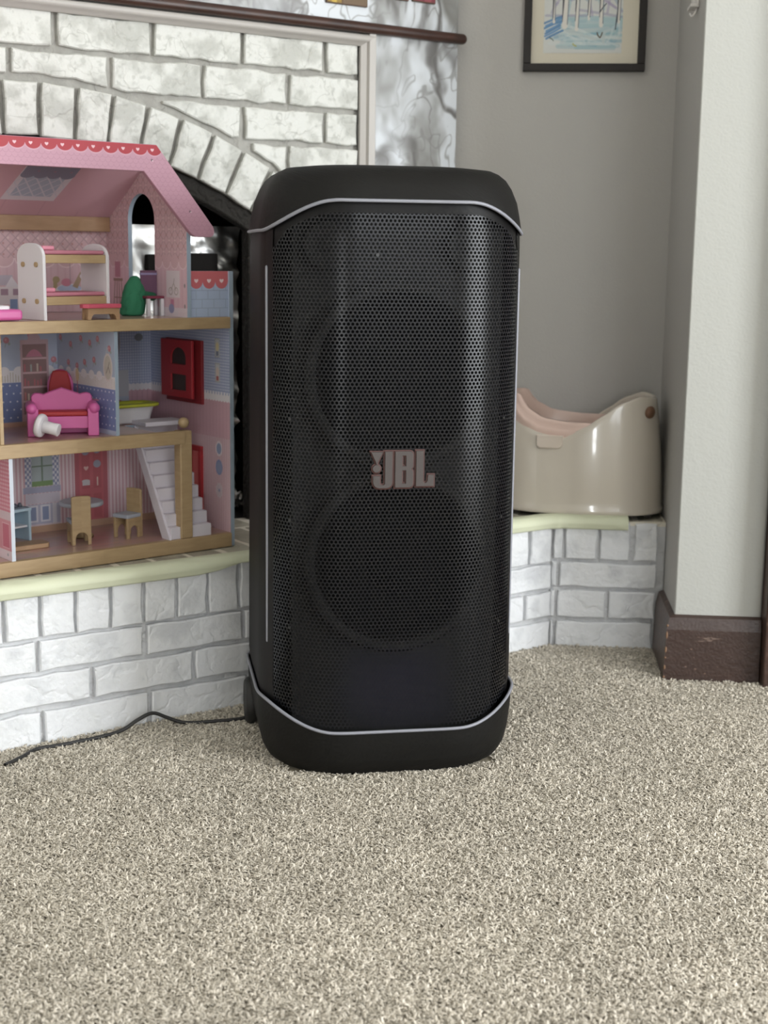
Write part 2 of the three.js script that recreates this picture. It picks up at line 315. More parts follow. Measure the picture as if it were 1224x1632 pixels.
// ------------------------------------------------------------------ grey wall, wall stub with white face, baseboard, door: frame G
const G = { x: -0.405, z: -3.017, a: THREE.MathUtils.degToRad(5) };
const gx = (p, q) => [G.x + p * Math.cos(G.a) + q * Math.sin(G.a), G.z - p * Math.sin(G.a) + q * Math.cos(G.a)];
function placeG(o) { o.position.x = G.x; o.position.z = G.z; o.rotation.y = G.a; return o; }
placeG(struct('wall_back', box(-0.15, 3.1, 0, 2.45, -0.12, 0), M.greyWall));
const W0 = 0.460, WQ = 0.4217;
placeG(struct('wall_back_right', box(W0, 3.1, 0, 2.45, -0.02, WQ - 0.008), M.greyWall));
placeG(struct('trim_3', (() => { const g = rbox(W0 - 0.0005, 0.618, 0.10, 2.44, WQ - 0.0085, WQ, 0.003, 2); return g; })(), M.whiteWall));
{ // dark wooden baseboard round the stub, with worn corner
  const b1 = placeG(group('baseboard_right', scene)); b1.userData.kind = 'structure';
  const front = new THREE.Shape(); front.moveTo(0, 0); front.lineTo(0.018, 0); front.lineTo(0.014, 0.10); front.lineTo(0.010, 0.122); front.lineTo(0, 0.125); front.closePath();
  // front board: profile (out, y) swept along p
  const ring = (p, out) => [[0, 0], [0.018, 0], [0.015, 0.10], [0.010, 0.122], [0, 0.126]].map(([o, y]) => out(p, o, y));
  const fr = loft([ring(W0, (p, o, y) => [p - o, y, WQ + o]), ring(0.618, (p, o, y) => [p, y, WQ + o])], { capEnd: true, flip: true });
  const sd = loft([ring(0.2256, (q, o, y) => [W0 - o, y, q]), ring(WQ, (q, o, y) => [W0 - o, y, q + o])], { capStart: true, flip: true });
  const flat = (g) => { const n = g.toNonIndexed(); n.computeVertexNormals(); const p = n.attributes.position, uv = n.attributes.uv; for (let i = 0; i < p.count; i++) uv.setXY(i, p.getX(i) + p.getZ(i), p.getY(i)); return n; };
  const worn = M.darkWood.clone(); worn.map = canvasTex(820, 520, (g, w, h) => { g.fillStyle = '#3a2720'; g.fillRect(0, 0, w, h); const r = rngOf(12);
    for (let k = 0; k < 900; k++) { g.globalAlpha = 0.16; g.fillStyle = r() < 0.5 ? '#291a14' : '#4e382e'; g.fillRect(r() * w - 20, r() * h, 14 + r() * 60, 0.35 + r() * 0.5); }
    for (let k = 0; k < 26; k++) { g.globalAlpha = 0.35 + 0.3 * r(); g.fillStyle = '#a08d80'; g.fillRect(w * 0.36 + (r() - 0.5) * 34 + 18, 46 + (r() - 0.5) * 9, 3 + r() * 13, 0.35 + r() * 0.35); }
    for (const [x, y, a] of [[62, 100, 2.2], [80, 104, 2.6], [98, 112, 2.0], [70, 66, 2.2], [76, 82, 1.6], [120, 98, 1.2]]) { g.globalAlpha = 0.6; g.fillStyle = '#8f7766'; g.beginPath(); g.ellipse(x, y, a, a * 0.6, 0.3, 0, 7); g.fill(); } g.globalAlpha = 1; }, { x0: 0.86, y0: 0, sx: 0.205, sy: 0.13 });
  mesh('front_board', flat(fr), worn, b1); mesh('side_board', flat(sd), M.darkWood, b1);
  const r = rngOf(77), chips = [];
  for (const [y, h] of [[0.0885, 0.019], [0.107, 0.005], [0.061, 0.016], [0.046, 0.005], [0.027, 0.012], [0.009, 0.007]]) { const o = 0.0172 - 0.03 * y; const c = new THREE.IcosahedronGeometry(1, 1); c.scale(0.0022, h / 2, 0.0022); c.translate(W0 - o + 0.0006, y, WQ + o - 0.0006); chips.push(c); }
  mesh('worn_corner', merge(chips), M.chipWood, b1).userData.label = 'bare chipped wood on the corner';
}
{ // door beyond the stub: dark casing (its left edge is in view), door leaf
  const d = placeG(group('door_1', scene)); d.userData.kind = 'structure';
  mesh('casing', merge([rbox(0.620, 0.715, 0, 2.12, WQ - 0.02, WQ + 0.046, 0.004), rbox(1.525, 1.62, 0, 2.12, WQ - 0.02, WQ + 0.046, 0.004), rbox(0.620, 1.62, 2.12, 2.22, WQ - 0.02, WQ + 0.046, 0.004)]), M.darkWood, d);
  mesh('door_leaf', rbox(0.72, 1.52, 0.01, 2.11, WQ - 0.02, WQ + 0.006, 0.003), M.darkWood, d);
  mesh('door_handle', (() => { const g = lathe([[0, 0.06], [0.02, 0.058], [0.026, 0.045], [0.02, 0.032], [0.009, 0.026], [0.009, 0.006], [0.024, 0.004], [0.024, 0]], 20); g.rotateX(Math.PI / 2); g.translate(1.45, 0.98, WQ + 0.006); return g; })(), M.trimWhite, d);
}

// ------------------------------------------------------------------ brick hearth ledge
const HV = 2.096, HT = 0.262;                              // front face distance, height
const hearth = group('hearth', scene);
tag(hearth, 'low white painted brick hearth ledge along the corner fireplace with upright top course', 'hearth');
{
  const D = (u, v) => [S2 * (u - v), -S2 * (u + v)];
  const fp = [D(0.0, HV + 0.009), D(1.862, HV + 0.009)];
  const corner = (() => { // where the two mortar fronts meet
    const q = 0.2256 - 0.009; let best = null; for (let u = 1.7; u < 2.0; u += 0.0005) { const [x, z] = D(u, HV + 0.009), dq = (x - G.x) * Math.sin(G.a) + (z - G.z) * Math.cos(G.a); if (!best || Math.abs(dq - q) < best[0]) best = [Math.abs(dq - q), u, (x - G.x) * Math.cos(G.a) - (z - G.z) * Math.sin(G.a)]; } return best;
  })();
  const pts = [D(0.0, HV + 0.009), D(corner[1], HV + 0.009), gx(W0 - 0.001, 0.2256 - 0.009), gx(W0 - 0.001, 0.002), gx(0.01, 0.002), D(1.835, 2.386), D(1.37, 2.386), D(1.37, 2.93), D(0.49, 2.93), D(0.49, 2.386), D(0.0, 2.386)];
  const g = extrude(poly(pts.map(([x, z]) => [x, -z])), HT - 0.009); g.rotateX(-Math.PI / 2);
  mesh('core', g, M.paintMortar, hearth);
  const top = extrude(poly(pts.map(([x, z]) => [x, -z])), 0.0078); top.rotateX(-Math.PI / 2); top.translate(0, HT - 0.009, 0);
  mesh('top_mortar', top, M.creamMortar, hearth);
  const dg = new THREE.Group(); // bricks are placed straight in the hearth's own axes
  let seed = 900;
  const faceD = (x0, x1, y0, y1, j = 0.004) => { const m = mesh('brick', brickGeo([[x0, y0], [x1, y0], [x1, y1], [x0, y1]], 0.009, j, seed++), M.paintBrick, hearth); const [x, z] = D(0, HV + 0.0095 - (rnd() - 0.5) * 0.002); m.position.set(x, 0, z); m.rotation.y = Math.PI / 4; };
  const faceG = (x0, x1, y0, y1) => { const m = mesh('brick', brickGeo([[x0, y0], [x1, y0], [x1, y1], [x0, y1]], 0.009, 0.004, seed++), M.paintBrick, hearth); const [x, z] = gx(0, 0.2256 - 0.0098 + (rnd() - 0.5) * 0.002); m.position.set(x, 0, z); m.rotation.y = G.a; };
  const end = corner[1] - 0.004;
  const run = (start, pitch, y0, y1, gap) => { for (let i = -8; i < 30; i++) { const a = start + i * pitch + gap / 2, b = Math.min(a + pitch - gap, end); if (b - a < 0.02 || a < 0.02) continue; faceD(a, b, y0, y1); } };
  run(0.7464, 0.0597, 0.1765, 0.2585, 0.0065);
  run(0.7997, 0.1866, 0.1215, 0.1705, 0.0085);
  run(0.8916, 0.1843, 0.0640, 0.1140, 0.0085);
  run(0.8050, 0.1880, 0.000, 0.0540, 0.0085);
  const c0 = corner[2];
  for (const [a, b] of [[c0 + 0.006, 0.2545], [0.2620, 0.3235], [0.3305, 0.3885], [0.3985, W0 - 0.018]]) faceG(a, b, 0.184, 0.2585);
  faceG(0.2520, 0.4430, 0.1275, 0.1755); faceG(c0 + 0.004, 0.2440, 0.1275, 0.1755);
  faceG(0.2500, 0.3440, 0.0640, 0.1180); faceG(0.3525, 0.4430, 0.0640, 0.1180); faceG(c0 + 0.004, 0.2420, 0.0640, 0.1180);
  faceG(0.2480, 0.4400, 0.000, 0.0540); faceG(c0 + 0.004, 0.2400, 0.000, 0.0540);
  // bricks of the top, laid flat
  const topD = (u0, u1, v0, v1) => { const g2 = brickGeo([[u0, v0], [u1, v0], [u1, v1], [u0, v1]], 0.005, 0.004, seed++); g2.rotateX(-Math.PI / 2); const m = mesh('brick', g2, M.topBrick, hearth); m.position.y = HT - 0.0082 + rnd() * 0.001; m.rotation.y = Math.PI / 4; };
  for (let i = 0; i < 26; i++) { const u = 0.05 + i * 0.0685; if (u + 0.068 > corner[1]) break; topD(u + 0.004, u + 0.0645, HV + 0.012, HV + 0.056); topD(u + 0.034, u + 0.0945, HV + 0.064, HV + 0.252); if (u > 0.5 && u < 1.3) topD(u + 0.004, u + 0.0645, HV + 0.260, HV + 0.44); }
  for (let i = 0; i < 6; i++) { const p = 0.10 + i * 0.06; const g2 = brickGeo([[p + 0.003, -0.205], [p + 0.057, -0.205], [p + 0.057, -0.03], [p + 0.003, -0.03]], 0.005, 0.003, seed++); g2.rotateX(-Math.PI / 2); const m = mesh('brick', g2, M.topBrick, hearth); m.position.set(G.x, HT - 0.0082, G.z); m.rotation.y = G.a; }
  // pale green edge guard: profile swept along the front, round the inner corner
  const prof = (lift) => [[0.001, 0.2465 + lift], [0.010, 0.247 + lift], [0.0140, 0.250 + lift * 0.8], [0.0150, 0.258 + lift * 0.3], [0.0135, 0.2655], [0.008, 0.2715], [0, 0.274], [-0.018, 0.2735], [-0.034, 0.2695], [-0.034, 0.262], [0.0, 0.262]];
  const rings = [];
  for (let k = 0; k <= 40; k++) { const u = lerp(0.30, corner[1] - 0.02, k / 40), lift = 0.013 * smooth(1.095, 1.17, u) * (1 - smooth(1.5, 1.6, u)); rings.push(prof(lift).map(([o, y]) => { const [x, z] = D(u, HV - o); return [x, y, z]; })); }
  for (let k = 1; k < 6; k++) { const t = k / 6, [x0, z0] = D(corner[1] - 0.02, HV), [x1, z1] = gx(c0 + 0.02, 0.2256), a = lerp(Math.PI / 4, G.a, t), xx = lerp(x0, x1, t) + 0.004 * Math.sin(a) * Math.sin(t * Math.PI) , zz = lerp(z0, z1, t); rings.push(prof(0).map(([o, y]) => [xx + o * Math.sin(a), y, zz + o * Math.cos(a)])); }
  for (let k = 0; k <= 8; k++) { const p = lerp(c0 + 0.02, 0.383, k / 8); rings.push(prof(0).map(([o, y]) => { const [x, z] = gx(p, 0.2256 + o); return [x, y, z]; })); }
  const eg = mesh('edge_guard', toCreasedNormals(loft(rings, { capStart: true, capEnd: true }), 0.9), M.guard, scene);
  tag(eg, 'pale green foam edge guard stuck along the front rim of the white brick hearth', 'edge guard');
}

// ------------------------------------------------------------------ carpet pile
const SPK = { x: -0.390, z: -2.185, a: THREE.MathUtils.degToRad(20) };
{
  const r = rngOf(4242), strands = [];
  const strand = (len, w, bend, yaw, x, z) => {              // a bent, tapering three-sided yarn end
    const rings = []; for (let k = 0; k <= 4; k++) { const t = k / 4, a = bend * t, px = len * (Math.sin(a) / Math.max(0.2, bend)) * 0.9, py = len * 0.55 * Math.sin(Math.min(1, t * 1.15) * 1.5) * (1 - 0.25 * t), rr = w * (1 - 0.55 * t * t); rings.push([0, 1, 2].map((q) => { const f = q * 2.094; return [px * 1.0 + rr * 0.3 * Math.sin(f), py + rr * Math.sin(f) * 0.8, rr * Math.cos(f)]; })); }
    const g = loft(rings, { capEnd: true }); g.rotateY(yaw); g.translate(x, 0, z); return g;
  };
  for (let k = 0; k < 4; k++) strands.push(strand(0.0095 + r() * 0.005, 0.00125 + r() * 0.0004, 0.9 + r() * 0.9, k * 1.57 + r() * 1.2, (r() - 0.5) * 0.006, (r() - 0.5) * 0.006));
  const tuft = merge(strands); const places = [];
  const cs = Math.cos(10 * Math.PI / 180), sn = Math.sin(10 * Math.PI / 180);
  const inside = (x, z) => {
    if (S2 * (x + z) < -HV + 0.004) { return false; }                       // behind the hearth front
    const q = (x - G.x) * Math.sin(G.a) + (z - G.z) * Math.cos(G.a), p = (x - G.x) * Math.cos(G.a) - (z - G.z) * Math.sin(G.a);
    if (q < 0.2256 + 0.002) return false; if (p > W0 - 0.016 && q < WQ + 0.017) return false;
    const dx = x - SPK.x, dz = z - SPK.z, lx = dx * Math.cos(SPK.a) - dz * Math.sin(SPK.a), lz = dx * Math.sin(SPK.a) + dz * Math.cos(SPK.a);
    if (Math.abs(lx) < 0.165 && lz < 0.135 && lz > -0.15) return false;
    return true;
  };
  const fill = (x0, x1, z0, z1, step, keep) => { for (let x = x0; x < x1; x += step) for (let z = z0; z < z1; z += step) { const px = x + (r() - 0.5) * step * 1.3, pz = z + (r() - 0.5) * step * 1.3; if (keep(px, pz) && inside(px, pz)) places.push([px, pz]); } };
  // view cone of the photograph plus a margin
  const ahead = (x, z) => { const f = -(x * sn) - z * cs, s = x * cs - z * sn; return [f, s]; };
  const inView = (x, z) => { const [f, s] = ahead(x, z); return f > 0.85 && Math.abs(s) < f * 0.30 + 0.12; };
  fill(-1.4, 0.5, -2.9, -0.7, 0.0046, inView);
  fill(-1.5, 1.3, -2.9, -0.4, 0.011, (x, z) => !inView(x, z));
  const im = new THREE.InstancedMesh(tuft, mat(0xffffff, 0.85), places.length), m4 = new THREE.Matrix4(), q4 = new THREE.Quaternion(), e = new THREE.Euler(), c = new THREE.Color();
  places.forEach(([x, z], i) => {
    e.set((r() - 0.5) * 0.7, r() * 6.283, (r() - 0.5) * 0.7); q4.setFromEuler(e); const s = 0.8 + r() * 0.5;
    m4.compose(new THREE.Vector3(x, -0.001, z), q4, new THREE.Vector3(s, s * (0.75 + 0.35 * r()), s)); im.setMatrixAt(i, m4);
    const k = Math.pow(r(), 0.9), patch = 0.92 + 0.16 * fbm(N1, x * 0.5 + 0.5, z * 0.5 + 2, 16, 3);
    c.setRGB(lerp(0.43, 0.84, k) * patch, lerp(0.385, 0.77, k) * patch, lerp(0.31, 0.655, k) * patch); im.setColorAt(i, c);
  });
  im.name = 'carpet_pile'; im.castShadow = true; im.receiveShadow = true; scene.add(im);
  tag(im, 'speckled beige cut pile of the wall to wall carpet across the floor', 'carpet', null, 'stuff');
  console.log('tufts', places.length);
}
// ------------------------------------------------------------------ loudspeaker: local x to its right, z out of its front
{
  const sp = group('loudspeaker', scene, SPK.x, 0, SPK.z, SPK.a);
  tag(sp, 'tall black party loudspeaker with perforated metal grille standing on the carpet before the hearth', 'speaker');
  const black = phys(0x151412, 0.62, { specularIntensity: 0.45, bumpMap: wallBump, bumpScale: 0.0006 }), side = phys(0x191615, 0.6, { specularIntensity: 0.45 }), gloss = phys(0x0f0e0e, 0.45, { specularIntensity: 0.45 }), dark = mat(0x141413, 0.9);
  const strip = mat(0x8d8e96, 0.4);
  const NF = 20, NC = 12, NS = 6, NB = 8;
  // rounded-rectangle plan, from the back centre round the right, the front and the left; each point carries the angle of its outward normal (0 at the front)
  function plan(w, zf, zb, Rf, Rb) {
    const out = [], A = (cx, cz, R, a) => out.push([cx + R * Math.sin(a), cz + R * Math.cos(a), a]);
    for (let i = 0; i < NB / 2; i++) out.push([lerp(0, w - Rb, i / (NB / 2)), zb, Math.PI]);
    for (let i = 0; i <= NC; i++) A(w - Rb, zb + Rb, Rb, lerp(Math.PI, Math.PI / 2, i / NC));
    for (let i = 1; i < NS; i++) out.push([w, lerp(zb + Rb, zf - Rf, i / NS), Math.PI / 2]);
    for (let i = 0; i <= NC; i++) A(w - Rf, zf - Rf, Rf, lerp(Math.PI / 2, 0, i / NC));
    for (let i = 1; i < NF; i++) out.push([lerp(w - Rf, -(w - Rf), i / NF), zf, 0]);
    for (let i = 0; i <= NC; i++) A(-(w - Rf), zf - Rf, Rf, lerp(0, -Math.PI / 2, i / NC));
    for (let i = 1; i < NS; i++) out.push([-w, lerp(zf - Rf, zb + Rb, i / NS), -Math.PI / 2]);
    for (let i = 0; i <= NC; i++) A(-(w - Rb), zb + Rb, Rb, lerp(-Math.PI / 2, -Math.PI, i / NC));
    for (let i = 1; i < NB / 2; i++) out.push([lerp(-(w - Rb), 0, i / (NB / 2)), zb, Math.PI]);
    return out;
  }
  const W = 0.197, ZF = 0.172, ZB = -0.175, RF = 0.13, RB = 0.05;
  const topEdge = (a) => lerp(0.858, 0.816, smooth(0.25, 1.35, Math.abs(a))), botEdge = (a) => lerp(0.0765, 0.112, smooth(0.20, 1.3, Math.abs(a)));
  const tab = (T, y) => { let i = 0; while (i < T.length - 2 && (T[i + 1][0] - y) * (T[0][0] < T[1][0] ? 1 : -1) < 0) i++; const [a, ...p] = T[i], [b, ...q] = T[i + 1], t = Math.min(1, Math.max(0, (y - a) / (b - a))); return p.map((v, k) => lerp(v, q[k], t)); };
  // heights: y, half width, front, corner radius
  const capTop = [[0.800, 0.1988, 0.180, 0.13], [0.820, 0.1980, 0.180, 0.13], [0.840, 0.1945, 0.178, 0.128], [0.860, 0.1905, 0.174, 0.125], [0.880, 0.1825, 0.166, 0.12], [0.893, 0.1745, 0.157, 0.115], [0.901, 0.1655, 0.147, 0.11], [0.906, 0.1550, 0.133, 0.10], [0.9095, 0.125, 0.104, 0.08], [0.911, 0.06, 0.05, 0.04]];
  const ringAt = (T, y, grow = 0) => { const [w, zf, R] = tab(T, y); return plan(w + grow, zf + grow, ZB * (w / 0.2005) - grow, R, Math.min(RB, w * 0.5)); };
  const capRings = (T, ys, edge, up) => ys.map((y) => { const base = ringAt(T, y); return base.map(([x, z, a], i) => { const e = edge(a); if (up ? y >= e : y <= e) return [x, y, z]; const q = ringAt(T, e)[i]; return [q[0], e, q[1]]; }); });
  mesh('top_cap', loft(capRings(capTop, [0.80, 0.81, 0.82, 0.83, 0.84, 0.85, 0.86, 0.87, 0.88, 0.887, 0.893, 0.898, 0.901, 0.904, 0.906, 0.908, 0.9095, 0.911], topEdge, true), { capEnd: true, flip: false }), black, sp);
  const capBot = [[0.120, 0.2035, 0.183, 0.13], [0.080, 0.2015, 0.181, 0.13], [0.050, 0.1985, 0.178, 0.128], [0.025, 0.1935, 0.172, 0.125], [0.010, 0.1860, 0.163, 0.12], [0.002, 0.1770, 0.153, 0.115], [0.0, 0.171, 0.147, 0.11]];
  mesh('bottom_cap', loft(capRings(capBot, [0.120, 0.112, 0.104, 0.096, 0.088, 0.080, 0.07, 0.06, 0.05, 0.04, 0.03, 0.025, 0.017, 0.010, 0.005, 0.002, 0.0], botEdge, false), { capEnd: true, flip: true }), black, sp);
  // light lines round the edges of both caps
  const line = (T, edge, off, name) => { const pts = ringAt(T, 0.5 * (edge(0) + edge(1.5))).map((p, i) => { const e = edge(p[2]) + off, q = ringAt(T, e, 0.0002)[i]; return [q[0], e, q[1]]; }); const k = pts.length; const g = tube(pts, 0.0026, 220, 6, true); return mesh(name, g, strip, sp); };
  line(capTop, topEdge, -0.001, 'light_ring').userData.label = 'pale grey light line below the top cap';
  line(capBot, botEdge, 0.001, 'light_ring').userData.label = 'pale grey light line above the bottom cap';
  // cabinet: sides and back, open at the front where the grille sits
  const full = plan(W, ZF, ZB, RF, RB), A0 = 1.16, sideIdx = [];
  const order = [...full.keys()], frontStart = full.findIndex((p, i) => i > NB && p[2] < A0), frontEnd = full.length - 1 - [...full].reverse().findIndex((p) => p[2] > -A0 && p[2] < 0.0001 && Math.abs(p[2]) <= A0);
  for (let i = frontEnd; i < full.length; i++) sideIdx.push(i); for (let i = 0; i <= frontStart; i++) sideIdx.push(i);
  const cab = [0.106, 0.112, 0.13, 0.3, 0.5, 0.7, 0.79, 0.805, 0.819].map((y) => { const k = 1 - 0.012 * smooth(0.79, 0.82, y) - 0.012 * (1 - smooth(0.105, 0.13, y)), f = plan(lerp(0.2005, 0.196, smooth(0.1, 0.8, y)) * k, ZF * k, ZB * k, RF * k, RB); return sideIdx.map((i) => [f[i][0], y, f[i][1]]); });
  mesh('cabinet', loft(cab, { loop: false }), side, sp);
  // front curve by arc length s: flat middle and two rounded corners
  const h = W - RF, P = (s, off = 0) => { const q = Math.abs(s), sg = Math.sign(s) || 1; if (q <= h) return [s, ZF + off, 0]; const a = (q - h) / RF; return [sg * (h + (RF + off) * Math.sin(a)), ZF - RF + (RF + off) * Math.cos(a), sg * a]; };
  const sheet = (s0, s1, lo, hi, off, ns, ny) => { const rings = []; for (let j = 0; j <= ny; j++) rings.push([...Array(ns + 1).keys()].map((i) => { const s = lerp(s0, s1, i / ns), p = P(s, off), y = lerp(lo(s, p[2]), hi(s, p[2]), j / ny), T = y > 0.5 ? capTop : capBot, [cw, cz] = tab(T, y); return [p[0] * Math.min(1, cw / (y > 0.5 ? 0.1985 : 0.2020)), y, p[1] * Math.min(1, cz / (y > 0.5 ? 0.1795 : 0.1815))]; })); const g = loft(rings, { loop: false, flip: true }); const uv = g.attributes.uv; for (let j = 0, k = 0; j <= ny; j++) for (let i = 0; i <= ns; i++, k++) uv.setXY(k, lerp(s0, s1, i / ns), rings[j][i][1]); return g; };
  const SG = h + RF * 1.06, SE = h + RF * 1.20;
  const gTop = (s, a) => Math.min(topEdge(a) - 0.018, 0.840) - 0.016 * Math.pow(smooth(SG - 0.045, SG, Math.abs(s)), 2), gBot = (s, a) => botEdge(a) + 0.005;
  // perforated metal: staggered round holes, 6 mm apart
  const hole = dataTex(96, 168, (x, y) => { const d = (cx, cy) => { let ax = Math.abs(x - cx), ay = Math.abs(y - cy); ax = Math.min(ax, 1 - ax); ay = Math.min(ay, 1 - ay); return Math.hypot(ax * 6.2, ay * 10.74); }; return Math.min(d(0.5, 0.25), d(0, 0.75)) < 2.15 ? 0 : 1; }, false, 0.0062, 0.01074);
  const grilleMat = phys(0x17171a, 0.27, { specularIntensity: 0.6, alphaMap: hole, alphaTest: 0.5 });
  mesh('grille', sheet(-SG, SG, gBot, gTop, 0.0025, 64, 40), grilleMat, sp).userData.label = 'perforated black metal grille';
  const T1 = (s, a) => topEdge(a) + 0.001, B1 = (s, a) => botEdge(a) - 0.001;
  for (const g of [sheet(-SE, -SG, B1, T1, 0.002, 8, 24), sheet(SG, SE, B1, T1, 0.002, 8, 24), sheet(-SG, SG, gTop, T1, 0.0, 64, 2)]) mesh('bezel', g, gloss, sp);
  // vertical light bars in the front corners
  for (const sg of [-1, 1]) { const s = sg * (h + RF * 1.19), p = P(s, 0.0015); const g = new THREE.CapsuleGeometry(0.0026, 0.562, 4, 10); g.translate(p[0], 0.4815, p[1]); mesh('light_bar', g, strip, sp); }
  // behind the grille: baffle, two woofers, two tweeters, screws
  mesh('baffle', box(-0.155, 0.155, 0.03, 0.855, 0.06, 0.126), dark, sp);
  mesh('enclosure', box(-0.180, 0.180, 0.03, 0.855, -0.15, 0.06), dark, sp);
  const ringMat = phys(0x222221, 0.8, { specularIntensity: 0.4 }), coneMat = phys(0x080808, 1, { specularIntensity: 0.2 });
  for (const y of [0.607, 0.330]) {
    const w = mesh('woofer', (() => { const g = lathe([[0.139, 0.0], [0.141, 0.010], [0.136, 0.016], [0.126, 0.016], [0.122, 0.010]], 48); g.rotateX(Math.PI / 2); g.translate(0, y, 0.129); return g; })(), ringMat, sp);
    mesh('cone', (() => { const g = lathe([[0.122, 0.012], [0.112, 0.018], [0.104, 0.010], [0.05, 0.002], [0.045, 0.006], [0.03, 0.013], [0.0, 0.016]], 48); g.rotateX(Math.PI / 2); g.translate(0, y, 0.129); return g; })(), coneMat, w);
  }
  for (const x of [-0.105, 0.105]) mesh('tweeter', (() => { const g = lathe([[0.036, 0.0], [0.036, 0.010], [0.030, 0.012], [0.014, 0.004], [0.010, 0.010], [0.0, 0.012]], 32); g.rotateX(Math.PI / 2); g.translate(x, 0.795, 0.129); return g; })(), ringMat, sp);
  for (const [x, y] of [[-0.158, 0.545], [-0.158, 0.395], [-0.158, 0.232], [0.158, 0.545], [0.158, 0.395], [0.158, 0.232], [-0.04, 0.782]]) { const c = cyl(0.0026, 0.0026, 0.002, 10); c.rotateX(Math.PI / 2); const s = Math.abs(x) > h ? Math.sign(x) * (h + RF * Math.asin(Math.min(1, (Math.abs(x) - h) / RF))) : x, p = P(s, 0.003); c.rotateY(p[2]); c.translate(p[0], y, p[1]); mesh('screw', c, mat(0x3c3c3c, 0.3, { metalness: 0.5 }), sp); }
  // maker's badge: letters on a red-edged backing
  const k = 0.0001363, X0 = (228 + 912) / 2, Y0 = (210 + 605) / 2, q = (pts) => pts.map(([x, y]) => [(x - X0) * k, (Y0 - y) * k]);
  const shapes = [];
  { const s = poly(q([[228, 213], [360, 213], [303, 325], [299, 352], [286, 352], [280, 325]])); shapes.push(s); }
  { const s = new THREE.Shape(); const [cx, cy] = q([[288, 394]])[0]; s.absarc(cx, cy, 42 * k, 0, Math.PI * 2); shapes.push(s); }
  { const s = new THREE.Shape(); const b = (...p) => q(p); const go = (m, ...p) => s[m](...b(...p).flat()); go('moveTo', [380, 210]); go('lineTo', [460, 210]); go('lineTo', [460, 540]); go('quadraticCurveTo', [456, 604], [392, 606]); go('lineTo', [322, 606]); go('quadraticCurveTo', [256, 600], [252, 536]); go('lineTo', [250, 472]); go('lineTo', [326, 472]); go('lineTo', [326, 552]); go('quadraticCurveTo', [330, 570], [352, 570]); go('quadraticCurveTo', [378, 570], [380, 552]); s.closePath(); shapes.push(s); }
  { const s = new THREE.Shape(); const go = (m, ...p) => s[m](...q(p).flat()); go('moveTo', [490, 210]); go('lineTo', [650, 210]); go('quadraticCurveTo', [684, 214], [685, 250]); go('lineTo', [685, 365]); go('quadraticCurveTo', [682, 396], [658, 402]); go('quadraticCurveTo', [684, 408], [686, 440]); go('lineTo', [686, 560]); go('quadraticCurveTo', [682, 598], [646, 600]); go('lineTo', [490, 600]); s.closePath(); for (const [a, b] of [[255, 368], [415, 556]]) s.holes.push(poly(q([[568, a], [568, b], [608, b], [608, a]]))); shapes.push(s); }
  { const s = new THREE.Shape(); const go = (m, ...p) => s[m](...q(p).flat()); go('moveTo', [718, 205]); go('lineTo', [796, 205]); go('lineTo', [796, 530]); go('quadraticCurveTo', [800, 552], [818, 552]); go('quadraticCurveTo', [842, 550], [845, 520]); go('lineTo', [850, 465]); go('lineTo', [912, 465]); go('lineTo', [912, 590]); go('lineTo', [718, 590]); s.closePath(); shapes.push(s); }
  const grey = mat(0x48413f, 0.55), red = mat(0x43201a, 0.55);
  const badge = group('badge', sp, 0.0, 0.4745, ZF + 0.0025);
  for (const s of shapes) { const back = extrude(s, 0.0012, 0); const m = mesh('letter_edge', new THREE.ExtrudeGeometry(s, { depth: 0.001, bevelEnabled: true, bevelSize: 0.0021, bevelThickness: 0.0004, bevelSegments: 1, curveSegments: 10 }), red, badge); m.userData.label = 'dark red outline'; const f = mesh('letter', extrude(s, 0.003, 0.0004), grey, badge); f.userData.label = 'grey raised letter'; }
  // transport wheels at the lower back
  for (const x of [-1, 1]) { const w = mesh('wheel', (() => { const g = lathe([[0, -0.010], [0.034, -0.010], [0.039, -0.006], [0.040, 0], [0.039, 0.006], [0.034, 0.010], [0.02, 0.008], [0, 0.008]], 32); g.rotateZ(-x * Math.PI / 2); g.translate(x * 0.199, 0.040, -0.115); return g; })(), mat(0x2a2928, 0.55), sp); mesh('axle', (() => { const g = cyl(0.010, 0.010, 0.03, 16); g.rotateZ(Math.PI / 2); g.translate(x * 0.182, 0.040, -0.115); return g; })(), gloss, w); }
}
{ // its power cord along the carpet
  const g = tube([[-0.600, 0.02, -2.268], [-0.623, 0.008, -2.231], [-0.6745, 0.0065, -2.1997], [-0.722, 0.0075, -2.181], [-0.746, 0.018, -2.170], [-0.766, 0.028, -2.158], [-0.784, 0.022, -2.139], [-0.803, 0.010, -2.118], [-0.8262, 0.007, -2.0898], [-0.858, 0.0065, -2.056], [-0.8827, 0.0065, -2.032], [-0.9058, 0.0065, -2.0122], [-0.9144, 0.0065, -1.9728], [-0.9246, 0.0065, -1.9342]], 0.0032, 160, 8);
  tag(mesh('power_cord', g, mat(0x2b2a29, 0.55), scene), 'thin black power cord lying on the carpet along the white brick hearth', 'cord');
}

